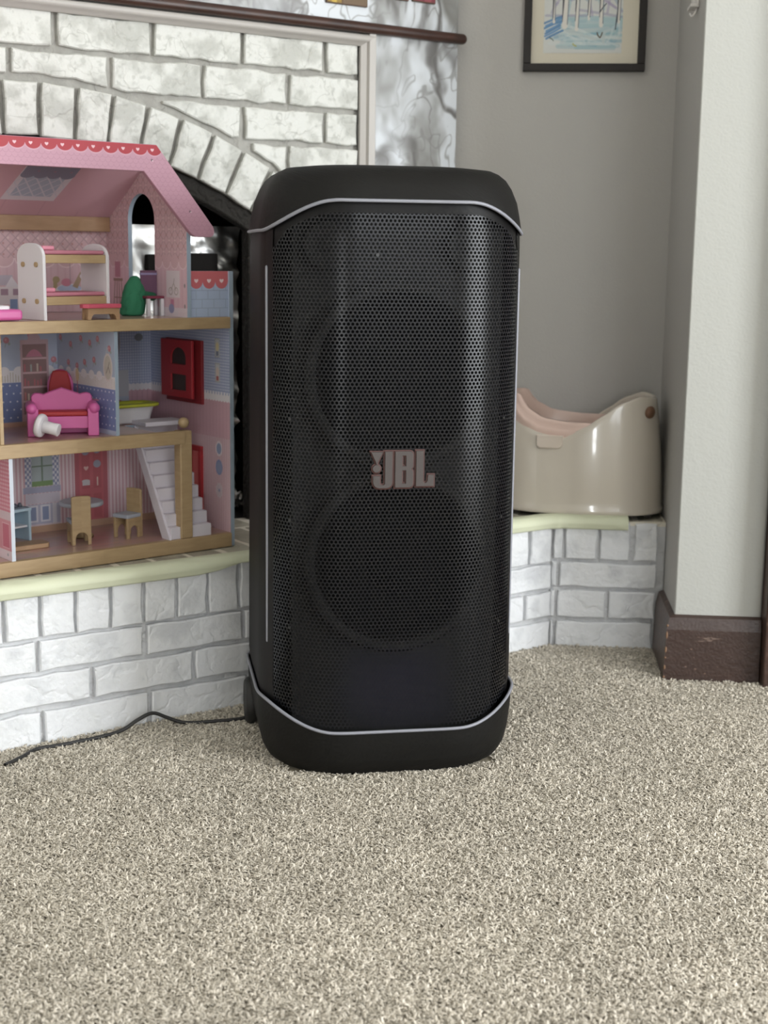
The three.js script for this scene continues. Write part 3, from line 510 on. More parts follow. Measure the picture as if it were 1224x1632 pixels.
// ------------------------------------------------------------------ dollhouse: local x along its front, y up, z out of its front
const DH = { x: -0.7043, z: -2.4138, a: THREE.MathUtils.degToRad(49.4), y: HT + 0.0008 };
const AT = (a, y, b) => [DH.x + a * Math.cos(DH.a) - b * Math.sin(DH.a), DH.y + y, DH.z - a * Math.sin(DH.a) - b * Math.cos(DH.a)];
const inHouse = (name, a, y, b, turn = 0) => { const p = AT(a, y, b); return group(name, scene, p[0], p[1], p[2], DH.a + turn); };
{
  const h = group('dollhouse', scene, DH.x, DH.y, DH.z, DH.a);
  tag(h, 'open three storey wooden dollhouse with pink roof and printed wallpaper on the brick hearth', 'dollhouse');
  PRINT_FADE = 0.3;
  const edge = mat(0x99a7b6, 0.5), edgeW = mat(0xc6ccd6, 0.5), pink = mat(0xd6a7b5, 0.55);
  const rect = (g, c, x, y, w, hh) => { g.fillStyle = c; g.fillRect(x, y, w, hh); };
  const circ = (g, c, x, y, r, ry = r) => { g.fillStyle = c; g.beginPath(); g.ellipse(x, y, r, ry, 0, 0, 7); g.fill(); };
  const heart = (g, c, x, y, s) => { g.fillStyle = c; g.beginPath(); g.moveTo(x, y + s); g.bezierCurveTo(x - s * 1.5, y, x - s, y - s, x, y - s * 0.35); g.bezierCurveTo(x + s, y - s, x + s * 1.5, y, x, y + s); g.fill(); };
  const stripes = (g, w, hh, y0, a, b, p) => { rect(g, a, 0, y0, w, hh - y0); for (let x = 0; x < w; x += p) rect(g, b, x, y0, p * 0.5, hh - y0); };
  const gingham = (g, w, y1, p, a, b) => { rect(g, a, 0, 0, w, y1); g.globalAlpha = 0.55; for (let x = 0; x < w; x += p) rect(g, b, x, 0, p / 2, y1); for (let y = 0; y < y1; y += p) rect(g, b, 0, y, w, p / 2); g.globalAlpha = 1; };
  // a wall of the house: a thin board with a print on one face
  const board = (name, x0, x1, y0, y1, z0, z1, faceAxis, print, edgeMat = edge) => {
    const g = box(x0, x1, y0, y1, z0, z1), list = [0, 1, 2, 3, 4, 5].map(() => edgeMat); list[faceAxis] = print; const m = mesh(name, g, list, h); return m;
  };
  const woodFloor = phys(0xffffff, 0.3, { map: canvasTex(640, 320, (g, w, hh) => { rect(g, '#b08370', 0, 0, w, hh); const r = rngOf(3); for (let y = 0; y < hh; y += 12) for (let x = -40 * r(); x < w; x += 90) { g.fillStyle = `rgba(${90 + 60 * r()},${50 + 40 * r()},${40 + 30 * r()},0.35)`; g.fillRect(x, y, 89, 11.4); } }, { x0: -0.62, y0: -0.28, sx: 0.62, sy: 0.28 }), clearcoat: 0.6, clearcoatRoughness: 0.15 });
  const pale = mat(0xece5e8, 0.5);
  const floorBoard = (name, y0, y1, parts, topMat = woodFloor) => parts.forEach(([x0, x1, z0, z1]) => { const l = [edge, edge, topMat, pale, edge, edge]; mesh(name, box(x0, x1, y0, y1, z0, z1), l, h); });
  const strip = (x0, x1, y0, y1, m = M.pine) => mesh('front_edge', rbox(x0, x1, y0, y1, -0.010, 0.004, 0.0012, 1), m, h).userData.label = 'bare pine front edge';
  floorBoard('base_floor', 0, 0.0245, [[-0.62, -0.0, -0.28, -0.010]]); strip(-0.62, 0.0, 0, 0.0247);
  floorBoard('middle_floor', 0.1925, 0.2145, [[-0.62, -0.145, -0.28, -0.010], [-0.145, -0.072, -0.28, -0.122]]); strip(-0.62, -0.094, 0.1920, 0.2147);
  floorBoard('attic_floor', 0.3890, 0.4080, [[-0.62, -0.0, -0.28, -0.010]]); strip(-0.62, 0.0, 0.3885, 0.4082);
  // right outer wall, printed inside: bathroom above, hall below, with a doorway
  {
    const s = poly([[0, 0], [0.28, 0], [0.28, 0.4080], [0.012, 0.4080], [0.012, 0.487], [0, 0.487]]);
    s.holes.push(poly([[0.095, 0.0245], [0.095, 0.166], [0.140, 0.166], [0.140, 0.0245]]));
    const print = mat(0xffffff, 0.5, { map: canvasTex(600, 1000, (g, w, hh) => {       // x runs from the front edge to the back, y down from 0.5 m
      const Y = (y) => 500 - y * 1000;
      rect(g, '#9db1cd', 0, 0, w, hh);
      g.save(); g.translate(0, Y(0.392)); gingham(g, w, 150, 5.2, '#c4cbdd', '#5a70a8'); g.restore();
      rect(g, '#c58f9c', 0, Y(0.262), w, 70); g.globalAlpha = 0.45; for (let x = 0; x < w; x += 11) rect(g, '#a8707f', x, Y(0.262), 1.6, 70); g.globalAlpha = 1;
      for (let x = 0; x < w; x += 9) { circ(g, '#e4e0e4', x, Y(0.264), 5.6, 7); circ(g, '#e4e0e4', x, Y(0.270), 3, 5); }
      g.save(); g.translate(0, Y(0.192)); stripes(g, w, 192, 0, '#dcc0c8', '#b98490', 5.6); g.restore();
      for (const [b, y, c] of [[0.040, 0.352, '#d9c98d'], [0.040, 0.308, '#cdb9b0']]) { rect(g, '#9aa0a0', b * 1000 - 8, Y(y) - 17, 16, 34); rect(g, '#b9bdc4', b * 1000 - 6.5, Y(y) - 15, 13, 30); circ(g, c, b * 1000, Y(y) - 2, 5, 8); rect(g, y > 0.33 ? '#52607c' : '#a3403d', b * 1000 - 4, Y(y) + 6, 8, 8); }
      for (const [y, c, d] of [[0.172, '#e3d4d8', '#6d82ab'], [0.138, '#5f76ac', '#6d82ab'], [0.096, '#cdbcc2', '#c8b8c0']]) { circ(g, c, 37, Y(y), 11, 14); circ(g, d, 37, Y(y), 7.6, 10); if (y < 0.1) circ(g, '#63769f', 37, Y(y), 2.6, 3); }
    }, { x0: 0, y0: 0, sx: 0.3, sy: 0.5 }) });
    const g = extrude(s, 0.008); g.rotateY(Math.PI / 2); // shape x -> -z, depth -> x
    mesh('side_wall', g, [print, edge], h);
  }
  // doorway with its red frame and open door
  mesh('door', merge([rbox(-0.006, 0.001, 0.0245, 0.166, -0.099, -0.090, 0.001, 1), rbox(-0.006, 0.001, 0.0245, 0.166, -0.144, -0.136, 0.001, 1), rbox(-0.006, 0.001, 0.160, 0.170, -0.144, -0.090, 0.001, 1)]), mat(0xb63238, 0.45), h).userData.label = 'red doorway frame';
  { const g = rbox(-0.0025, 0.0025, 0.026, 0.160, -0.034, 0, 0.001, 1); g.rotateY(-1.05); g.translate(0.004, 0, -0.1365); mesh('door', g, mat(0xb5353b, 0.45), h).userData.label = 'red door leaf standing open'; }
  // red shutter in the bathroom wall: frame, leaf ajar with an arched and a square pane
  {
    const red = mat(0xb12f38, 0.42), fr = mesh('shutter', rbox(-0.005, 0.001, 0.247, 0.362, -0.209, -0.085, 0.001, 1), mat(0x8e2a30, 0.45), h); fr.userData.label = 'dark red shutter frame';
    const s = poly([[0.101, 0.256], [0.209, 0.256], [0.209, 0.361], [0.101, 0.361]]);
    const arch = new THREE.Path(); arch.moveTo(0.122, 0.3165); arch.lineTo(0.173, 0.3165); arch.lineTo(0.173, 0.328); arch.absellipse(0.1475, 0.328, 0.0255, 0.019, 0, Math.PI, false); arch.lineTo(0.122, 0.3165); s.holes.push(arch);
    s.holes.push(poly([[0.122, 0.269], [0.122, 0.298], [0.173, 0.298], [0.173, 0.269]]));
    const g = extrude(s, 0.004, 0.0008); g.rotateY(Math.PI / 2); g.translate(-0.0150, 0, 0);
    const leaf = mesh('shutter', g, red, h); leaf.userData.label = 'red shutter leaf standing ajar';
    for (const [y0, y1] of [[0.268, 0.299], [0.3155, 0.3475]]) mesh('pane', box(-0.0130, -0.0110, y0, y1, -0.174, -0.121), mat(0x43312c, 0.4), leaf);
  }
  // living room: divider and back wall with printed bookcase
  const floral = (g, w, hh, dots) => { rect(g, '#98a9c4', 0, 0, w, hh); const r = rngOf(19); for (const [x, y] of dots) { circ(g, '#b45a68', x, y, 5.5); circ(g, '#c98a8f', x - 1, y - 1, 2.2); g.strokeStyle = '#6b7a72'; g.lineWidth = 1; g.beginPath(); g.moveTo(x, y + 4); g.lineTo(x - 3, y + 12); g.stroke(); circ(g, '#7c8a86', x + 5, y + 6, 2.5); } };
  const dado = (g, w, hh) => { rect(g, '#4b62a0', 0, hh - 78, w, 70); for (let x = 5; x < w; x += 13) for (let y = 0; y < 5; y++) circ(g, '#d9dce6', x + (y & 1) * 6.5, hh - 72 + y * 14, 1.6); rect(g, '#e2dfe2', 0, hh - 98, w, 21); for (let x = 0; x < w; x += 5) rect(g, '#9b8f6d', x, hh - 95, 1, 17); for (let x = 14; x < w; x += 28) circ(g, '#e2dfe2', x, hh - 97, 10, 8); };
  { // divider, its left face seen
    const print = mat(0xffffff, 0.5, { map: canvasTex(512, 400, (g, w, hh) => { floral(g, w, hh, [[196, 20], [158, 30], [120, 18], [88, 24], [60, 16], [168, 62], [136, 66], [108, 58], [92, 84], [124, 100], [60, 84], [74, 52], [44, 100], [36, 60], [185, 98], [20, 30]].map(([x, y]) => [w - x, y])); dado(g, w, hh); const ox = w - 26, oy = 62; g.strokeStyle = '#d7cfcb'; g.lineWidth = 1; g.beginPath(); g.moveTo(ox - 6, oy - 22); g.lineTo(ox, oy - 34); g.lineTo(ox + 6, oy - 22); g.stroke(); circ(g, '#d4c9c6', ox, oy, 16, 24); circ(g, '#b9b2a4', ox, oy, 12.5, 20); g.strokeStyle = '#6d6558'; g.lineWidth = 2; g.beginPath(); g.moveTo(ox - 6, oy + 10); g.lineTo(ox + 2, oy - 2); g.lineTo(ox + 6, oy - 10); g.moveTo(ox + 2, oy - 2); g.lineTo(ox + 7, oy + 9); g.stroke();
      rect(g, '#c67b92', w - 150, 118, 90, 3); circ(g, '#d8c28a', w - 136, 82, 6, 12); rect(g, '#b0566f', w - 137.5, 92, 3, 26); }, { x0: -0.21, y0: 0.2145, sx: 0.21, sy: 0.1745 }) });
    board('divider', -0.225, -0.2185, 0.2145, 0.3888, -0.21, -0.002, 1, print, edge);
  }
  { const print = mat(0xffffff, 0.5, { map: canvasTex(1024, 460, (g, w, hh) => { // from x = -0.62 to -0.2185
      floral(g, w, hh, [[220, 20], [250, 36], [300, 24], [330, 40], [345, 16], [225, 70], [250, 95], [285, 20], [185, 60], [160, 30], [120, 70], [80, 40], [352, 74], [344, 98], [388, 60]]); dado(g, w, hh);
      const bx = 329, bw = 45; g.fillStyle = '#b48d95'; g.fillRect(bx - 4, 24, bw + 8, 142); g.beginPath(); g.arc(bx + bw / 2, 24, 12, Math.PI, 0); g.fill(); rect(g, '#6f4a48', bx, 32, bw, 122);
      for (let k = 1; k < 5; k++) rect(g, '#c79ba0', bx, 30 + k * 25, bw, 3.4);
      const r = rngOf(5); const cs = ['#d8d4d0', '#a8444c', '#8d9b94', '#c6b7a0', '#b7615c']; for (let k = 1; k < 4; k++) for (let q = 0; q < 7; q++) { const hgt = 9 + r() * 6; if (r() > 0.4) rect(g, cs[Math.floor(r() * 5)], bx + 2 + q * 6, 55 + k * 25 - hgt - 0.4 + 0, 3.2, hgt); }
      g.fillStyle = '#b0566f'; g.beginPath(); g.moveTo(bx + 6, 54); g.quadraticCurveTo(bx + 22, 28, bx + 38, 54); g.fill(); rect(g, '#dcdcdc', bx + 6, 146, 18, 5); rect(g, '#c79ba0', bx - 4, 155, bw + 8, 12);
      rect(g, '#b9886e', 0, hh - 8, w, 8);
    }, { x0: -0.62, y0: 0.2145, sx: 0.4015, sy: 0.1745 }) }); board('back_wall', -0.62, -0.2185, 0.2145, 0.3888, -0.218, -0.210, 4, print); }
  { const print = mat(0xffffff, 0.5, { map: canvasTex(512, 400, (g, w, hh) => { // bathroom back wall, x from -0.2185 to 0
      gingham(g, w, 130, 5.2, '#c4cbdd', '#6f82b0'); rect(g, '#c58f9c', 0, 126, w, hh); for (let x = 0; x < w; x += 11) rect(g, '#ad7886', x, 126, 1.6, hh); for (let x = 0; x < w; x += 9) { circ(g, '#e4e0e4', x, 123, 5.6, 7); }
      circ(g, '#8d8f9a', 120, 40, 34, 44); circ(g, '#6f7586', 120, 40, 30, 40); rect(g, '#aeb2bb', 108, 90, 62, 50); rect(g, '#9fb0c4', 108, 140, 62, 34); circ(g, '#a3505c', 150, 152, 6); circ(g, '#5d5f66', 193, 30, 9, 7); }, { x0: -0.2185, y0: 0.2145, sx: 0.2185, sy: 0.1745 }) }); board('back_wall', -0.2185, -0.0, 0.2145, 0.3888, -0.28, -0.273, 4, print); }
  mesh('divider', rbox(-0.4305, -0.4240, 0.2145, 0.3888, -0.21, -0.001, 0.001, 1), M.pine, h);
  { // kitchen and dining back wall
    const print = mat(0xffffff, 0.5, { map: canvasTex(1400, 384, (g, w, hh) => { // x from -0.62 to 0
      stripes(g, w, hh, 0, '#f0dadf', '#cf9aa6', 7.2); const X = (a) => (a + 0.62) * 1000;
      const kx = X(-0.300), kw = 66; rect(g, '#7d8296', kx - 2, 6, kw + 4, 10); rect(g, '#8a5f62', kx, 16, kw, 6); rect(g, '#9fb3b8', kx + 8, 22, kw - 16, 62); rect(g, '#54705a', kx + kw / 2 - 1.5, 22, 3, 62); rect(g, '#54705a', kx + 10, 48, kw - 20, 2.5); rect(g, '#5f8a44', kx + 12, 76, kw - 24, 9);
      for (const x of [kx, kx + kw - 13]) { g.save(); g.beginPath(); g.rect(x, 20, 13, 66); g.clip(); rect(g, '#e2e4ee', x, 20, 13, 66); for (let i = 0; i < 4; i++) for (let j = 0; j < 14; j++) if ((i + j) & 1) rect(g, '#7b86b4', x + i * 4, 20 + j * 5, 4, 5); g.restore(); }
      rect(g, '#9a9fc0', kx - 4, 86, kw + 6, 11); rect(g, '#cfc8d8', kx, 98, kw, 18); rect(g, '#aeb0cc', kx, 117, kw, 36); for (const x of [kx + 4, kx + 28]) { rect(g, '#e3e3ee', x, 119, 19, 30); rect(g, '#7487b5', x + 3.5, 122, 12, 24); } rect(g, '#d9d9e6', kx + 51, 117, 8, 40); rect(g, '#d8c7d2', kx, 153, kw, 12); for (let i = 0; i < 6; i++) rect(g, '#c98a90', kx + 6 + i * 8, 158, 4, 6);
      const dx = X(-0.204), dw = 66; rect(g, '#a53a46', dx, 4, dw, hh - 8); rect(g, '#b8414c', dx + 9, 10, dw - 18, hh - 16); for (const x of [dx + 15, dx + 38]) { rect(g, '#a8343f', x - 1, 18, 16, 80); rect(g, '#a8343f', x - 1, 108, 16, 44); } circ(g, '#7f7f98', dx + 22, 30, 7.5, 7); circ(g, '#7f7f98', dx + 45, 28, 7.5, 7); circ(g, '#8f95ab', dx + 45, 54, 7.5, 7); heart(g, '#e3b7b0', dx + 23, 60, 5); rect(g, '#c9c4c9', dx + 15, 84, 15, 8); circ(g, '#c9c4c9', dx + 22, 84, 8, 3); rect(g, '#e0c9bc', dx + 44, 78, 2.6, 16);
      rect(g, '#8d8fa0', X(-0.372), 50, 40, 32); rect(g, '#8b909c', X(-0.372), 82, 40, 3); rect(g, '#b98d78', X(-0.362), 86, 18, 60); rect(g, '#b98a66', 0, hh - 12, w, 12); }, { x0: -0.62, y0: 0.0245, sx: 0.62, sy: 0.168 }) });
    board('back_wall', -0.62, -0.0, 0.0245, 0.1922, -0.205, -0.197, 4, print);
    const kit = mat(0xffffff, 0.5, { map: canvasTex(400, 384, (g, w, hh) => { gingham(g, w, 90, 6.5, '#d9a9b6', '#b2304a'); rect(g, '#c8b2ba', 0, 88, w, 14); rect(g, '#c26f7f', 0, 102, w, 66); rect(g, '#b23f58', w - 34, 108, 26, 40); g.strokeStyle = '#d9a3b0'; g.lineWidth = 1.4; g.strokeRect(w - 34, 108, 26, 40); rect(g, '#d6c5cd', 0, hh - 16, w, 16); circ(g, '#77818b', w - 16, hh - 9, 2.5); }, { x0: -0.197, y0: 0.0245, sx: 0.197, sy: 0.168 }) });
    board('divider', -0.4180, -0.4115, 0.0247, 0.1918, -0.197, -0.001, 1, kit, edgeW);
  }
  // corner post with round knob
  { const p = mesh('post', rbox(-0.1035, -0.0795, 0.0247, 0.2147, -0.020, 0.002, 0.0025, 2), M.pine, h); const b = mesh('knob', new THREE.SphereGeometry(0.0095, 20, 14), M.pine, p); b.position.set(-0.0900, 0.2275, -0.009); }
  // staircase
  { const st = group('staircase', h); const white = mat(0xd9d2da, 0.5), n = 9, rise = 0.0211, run = 0.0137;
    for (let i = 0; i < n; i++) mesh('step', rbox(-0.122, -0.040, 0.0247 + i * rise, 0.0247 + (i + 1) * rise, -0.002 - (i + 1.6) * run, -0.002 - i * run, 0.0008, 1), white, st);
    const sg = poly([[0.0, 0.0247], [0.026, 0.0247], [0.002 + (n + 0.8) * run, 0.2125], [0.002 + (n - 0.6) * run, 0.2125]]);
    for (const x of [-0.126, -0.040]) { const g = extrude(sg, 0.004); g.rotateY(Math.PI / 2); g.translate(x, 0, 0); if (x < -0.1) mesh('stringer', g, white, st); }
    mesh('landing', rbox(-0.124, -0.040, 0.2148, 0.2225, -0.132, -0.080, 0.001, 1), white, st); }
  // attic: right gable wall with tall arched opening, knee wall, beam, roof slope
  {
    const lattice = (g, w, y1) => { rect(g, '#c49a9f', 0, 0, w, y1); g.strokeStyle = '#a27a80'; g.lineWidth = 1.7; for (let x = -y1; x < w + y1; x += 19) { g.beginPath(); g.moveTo(x, 0); g.lineTo(x + y1, y1); g.moveTo(x, 0); g.lineTo(x - y1, y1); g.stroke(); } for (let x = 0; x < w; x += 19) for (let y = 0; y < y1; y += 19) { circ(g, '#d9b9b6', x, y, 2.2); circ(g, '#a86f6c', x + 9.5, y + 9.5, 2.2); } };
    const print = mat(0xffffff, 0.5, { map: canvasTex(700, 600, (g, w, hh) => { // x from the front edge backwards, y down from 0.69
      const Y = (y) => (0.69 - y) * 1000; lattice(g, w, Y(0.50)); rect(g, '#cfa5b0', 0, Y(0.50), w, 100); g.globalAlpha = 0.35; for (let x = 0; x < w; x += 14) rect(g, '#b98796', x, Y(0.50), 4, 100); g.globalAlpha = 1; for (let x = 13; x < w; x += 27) { circ(g, '#c49a9f', x, Y(0.502), 13, 12); g.strokeStyle = '#dbbcc2'; g.lineWidth = 2; g.beginPath(); g.ellipse(x, Y(0.502), 13, 12, 0, 0, Math.PI); g.stroke(); }
      rect(g, '#d3c7cc', 24, Y(0.487), 44, 46); g.strokeStyle = '#8d8078'; g.lineWidth = 1.6; g.beginPath(); g.arc(36, Y(0.452), 6, 0, 7); g.moveTo(60, Y(0.452)); g.arc(54, Y(0.452), 6, 0, 7); g.moveTo(36, Y(0.452)); g.lineTo(44, Y(0.466)); g.lineTo(54, Y(0.452)); g.moveTo(44, Y(0.466)); g.lineTo(42, Y(0.474)); g.stroke();
      rect(g, '#cfc0c8', 0, Y(0.424), w, 16); rect(g, '#b1577a', 44, Y(0.438), 11, 14); circ(g, '#6f74a2', 52, Y(0.422), 9, 8); rect(g, '#c9c2c9', 30, Y(0.419), 14, 8);
      for (const y of [0.462, 0.427]) circ(g, '#6d5f63', 8, Y(y), 2.6, 3.6);
      rect(g, '#6f4d3c', 222, Y(0.470), 34, 5); g.strokeStyle = '#6f4d3c'; g.lineWidth = 2.6; for (const [x0, x1] of [[228, 220], [250, 258], [236, 233], [243, 246]]) { g.beginPath(); g.moveTo(x0, Y(0.466)); g.lineTo(x1, Y(0.412)); g.stroke(); } rect(g, '#6f4d3c', 224, Y(0.436), 30, 2); rect(g, '#a05468', 230, Y(0.500), 20, 28);
    }, { x0: 0, y0: 0.408, sx: 0.30, sy: 0.282 }) });
    const s = poly([[0, 0.4085], [0.288, 0.4085], [0.288, 0.575], [0.150, 0.666], [0.128, 0.655], [0.03, 0.582], [0, 0.560]]);
    const o = new THREE.Path(); o.moveTo(0.106, 0.4085); o.lineTo(0.106, 0.573); o.absellipse(0.1525, 0.573, 0.0465, 0.046, Math.PI, 0, true); o.lineTo(0.199, 0.4085); o.closePath(); s.holes.push(o);
    const g = extrude(s, 0.008, 0, { curveSegments: 24 }); g.rotateY(Math.PI / 2); g.translate(-0.085, 0, 0); mesh('gable_wall', g, [print, edge], h);
    const knee = mat(0xffffff, 0.5, { map: canvasTex(1100, 300, (gg, w, hh) => { lattice(gg, w, 62); rect(gg, '#cba4ae', 0, 56, w, hh); gg.globalAlpha = 0.35; for (let x = 0; x < w; x += 14) rect(gg, '#b98796', x, 56, 4, hh); gg.globalAlpha = 1; for (let x = 13; x < w; x += 40) { gg.fillStyle = '#c49a9f'; gg.beginPath(); gg.ellipse(x, 54, 19, 16, 0, 0, Math.PI); gg.fill(); gg.strokeStyle = '#e0c3c8'; gg.lineWidth = 2; gg.stroke(); }
      const X = (a) => (a + 0.62) * 1000; // printed toys along the wall: house, doll, rocking horse, high stool
      rect(gg, '#a9a3b4', X(-0.302), 84, 30, 18); gg.fillStyle = '#d9d5de'; gg.beginPath(); gg.moveTo(X(-0.286), 104); gg.lineTo(X(-0.274), 86); gg.lineTo(X(-0.260), 104); gg.fill(); rect(gg, '#dcd6dc', X(-0.300), 104, 42, 42); rect(gg, '#8a6a80', X(-0.295), 108, 14, 11); rect(gg, '#8a6a80', X(-0.272), 108, 10, 11); rect(gg, '#5c7fb4', X(-0.278), 126, 14, 19); rect(gg, '#c8778a', X(-0.298), 136, 18, 4);
      const hx = X(-0.160); gg.fillStyle = '#8d7a4a'; gg.fillRect(hx - 34, 92, 8, 26); circ(gg, '#8d7a4a', hx - 28, 92, 7, 6); circ(gg, '#dcd3dc', hx - 4, 112, 26, 13); circ(gg, '#9fb4d8', hx - 2, 108, 24, 7); circ(gg, '#c0627e', hx - 8, 97, 10, 7); gg.fillStyle = '#8d7350'; gg.beginPath(); gg.moveTo(hx + 4, 104); gg.lineTo(hx + 20, 78); gg.lineTo(hx + 26, 84); gg.lineTo(hx + 14, 108); gg.fill(); circ(gg, '#dcd3dc', hx + 26, 86, 7, 5); rect(gg, '#97707e', hx - 1, 60, 1.6, 40); rect(gg, '#5c6680', hx - 16, 124, 4, 7); rect(gg, '#5c6680', hx + 8, 124, 4, 7); }, { x0: -0.62, y0: 0.4085, sx: 0.54, sy: 0.150 }) });
    board('back_wall', -0.62, -0.085, 0.4085, 0.5585, -0.288, -0.280, 4, knee);
    mesh('beam', rbox(-0.62, -0.0855, 0.553, 0.579, -0.280, -0.264, 0.001, 1), M.pineDark, h);
    // rear roof slope, printed with a skylight
    const y0 = 0.566, b0 = 0.286, y1 = 0.688, b1 = 0.101, L = Math.hypot(y1 - y0, b0 - b1);
    const sky = mat(0xffffff, 0.55, { map: canvasTex(1100, 440, (gg, w, hh) => { rect(gg, '#bd8592', 0, 0, w, hh); gg.globalAlpha = 0.25; for (let x = 20; x < w; x += 74) rect(gg, '#9a6272', x, 0, 3, hh); gg.globalAlpha = 1;
      const X = (a) => (a + 0.62) * 1000, d0 = 34, d1 = hh - 74; gg.save(); gg.transform(1, 0, -0.14, 1, 12, 0); rect(gg, '#c9bfc8', X(-0.305), d0, 100, d1 - d0 + 6); rect(gg, '#8f9bb0', X(-0.293), d0, 76, d1 - d0 - 6); gg.strokeStyle = '#bcb9c6'; gg.lineWidth = 2.4; for (let k = -2; k < 5; k++) { gg.beginPath(); gg.moveTo(X(-0.293) + k * 22, d1 - 6); gg.lineTo(X(-0.293) + k * 22 + 50, d1 - 66); gg.moveTo(X(-0.293) + k * 22 + 22, d1 - 6); gg.lineTo(X(-0.293) + k * 22 - 28, d1 - 66); gg.stroke(); } rect(gg, '#bd8592', X(-0.293) - 70, d0, 58, d1); rect(gg, '#bd8592', X(-0.205), d0, 90, d1);
      rect(gg, '#5a5b74', X(-0.303), d0 - 6, 98, 52); for (let k = 0; k < 4; k++) circ(gg, '#5a5b74', X(-0.303) + 12.5 + k * 24.5, d0 + 46, 13, 10); for (let k = 0; k < 9; k++) circ(gg, '#7a5468', X(-0.296) + k * 10, d0 + 8 + (k % 3) * 14, 2.4); gg.restore(); }, { x0: -0.62, y0: 0, sx: 0.54, sy: L }) });
    const slope = box(-0.62, -0.085, 0, L, -0.006, 0); slope.rotateX(-Math.atan2(y1 - y0, b0 - b1) * -1 - Math.PI / 2 + 0); 
    slope.rotateX(0); const sl = mesh('roof_slope', box(-0.62, -0.085, 0, L, -0.006, 0), [pink, pink, pink, pink, sky, pink], h); sl.position.set(0, y0, -b0); sl.rotation.x = Math.atan2(b0 - b1, y1 - y0);
    mesh('roof_top', box(-0.52, -0.14, 0.683, 0.6905, -0.105, -0.001), pink, h);
    // front fascia with scalloped red trim
    const sh = new THREE.Shape(); const m = -0.33; sh.moveTo(-0.1455, 0.6915); sh.lineTo(-0.0375, 0.5615); sh.quadraticCurveTo(-0.0340, 0.5560, -0.0365, 0.5480); sh.quadraticCurveTo(-0.040, 0.5440, -0.046, 0.5440); sh.lineTo(-0.0690, 0.5440); sh.quadraticCurveTo(-0.0770, 0.5445, -0.0840, 0.5520); sh.lineTo(-0.1700, 0.6480);
    sh.lineTo(2 * m + 0.1700, 0.6480); sh.lineTo(2 * m + 0.0840, 0.5520); sh.lineTo(2 * m + 0.046, 0.5440); sh.lineTo(2 * m + 0.0365, 0.5600); sh.lineTo(2 * m + 0.1455, 0.6915); sh.closePath();
    const fas = mat(0xffffff, 0.55, { map: canvasTex(1300, 320, (gg, w, hh) => { rect(gg, '#b98c9c', 0, 0, w, hh); gg.strokeStyle = '#ab7d8e'; gg.lineWidth = 0.7; for (let y = 20; y < hh; y += 7) for (let x = (y % 2) * 5; x < w; x += 10) { gg.beginPath(); gg.arc(x, y, 5, 0, Math.PI); gg.stroke(); }
      const X = (a) => (a + 0.70) * 1000; rect(gg, '#a32c37', 0, 0, w, 9); for (let k = 0; k < 25; k++) { const x = X(-0.150) - k * 0.0268 * 1000; gg.fillStyle = '#c79cab'; gg.beginPath(); gg.ellipse(x, 9, 13.4, 10.6, 0, 0, Math.PI); gg.fill(); gg.fillStyle = '#a32c37'; gg.beginPath(); gg.ellipse(x, 8, 13.2, 9.6, 0, 0, Math.PI); gg.fill(); heart(gg, '#d9b3ba', x - 4, 8.5, 3.4); }
      for (const [a, y] of [[-0.155, 0.6665], [-0.083, 0.586]]) { circ(gg, '#6d5560', X(a), (0.6915 - y) * 1000, 1.8); circ(gg, '#e9d4dc', X(a) + 1.4, (0.6915 - y) * 1000 + 1, 1); } }, { x0: -0.70, y0: 0.5315, sx: 0.68, sy: 0.16, fade: 0 }) });
    const fg = extrude(sh, 0.0085, 0.0008); mesh('fascia', fg, [fas, mat(0xb58695, 0.5)], h);
    // balcony railing, printed: red scallops over blue blocks
    const rail = mat(0xffffff, 0.5, { map: canvasTex(320, 320, (gg, w, hh) => { rect(gg, '#8ea5c6', 0, 0, w, hh); gg.strokeStyle = '#6d80a0'; gg.lineWidth = 1; for (let y = 0; y < 6; y++) { const yy = 18 + y * 15; gg.beginPath(); gg.moveTo(0, yy); gg.lineTo(w, yy); gg.stroke(); for (let x = (y & 1) * 12; x < w; x += 24) { gg.beginPath(); gg.moveTo(x, yy); gg.lineTo(x, yy + 15); gg.stroke(); } }
      rect(gg, '#b5343c', 0, 0, w, 18); for (let k = 0; k < 3; k++) { gg.fillStyle = '#b5343c'; gg.beginPath(); gg.ellipse(12.8 + k * 25.6, 17, 12.8, 13, 0, 0, Math.PI); gg.fill(); heart(gg, '#e6c6c8', 12.8 + k * 25.6, 16, 4.4); } }, { x0: -0.077, y0: 0.4085, sx: 0.077, sy: 0.0785 }) });
    board('railing', -0.077, 0.0, 0.4085, 0.487, -0.012, -0.004, 4, rail);
  }
}

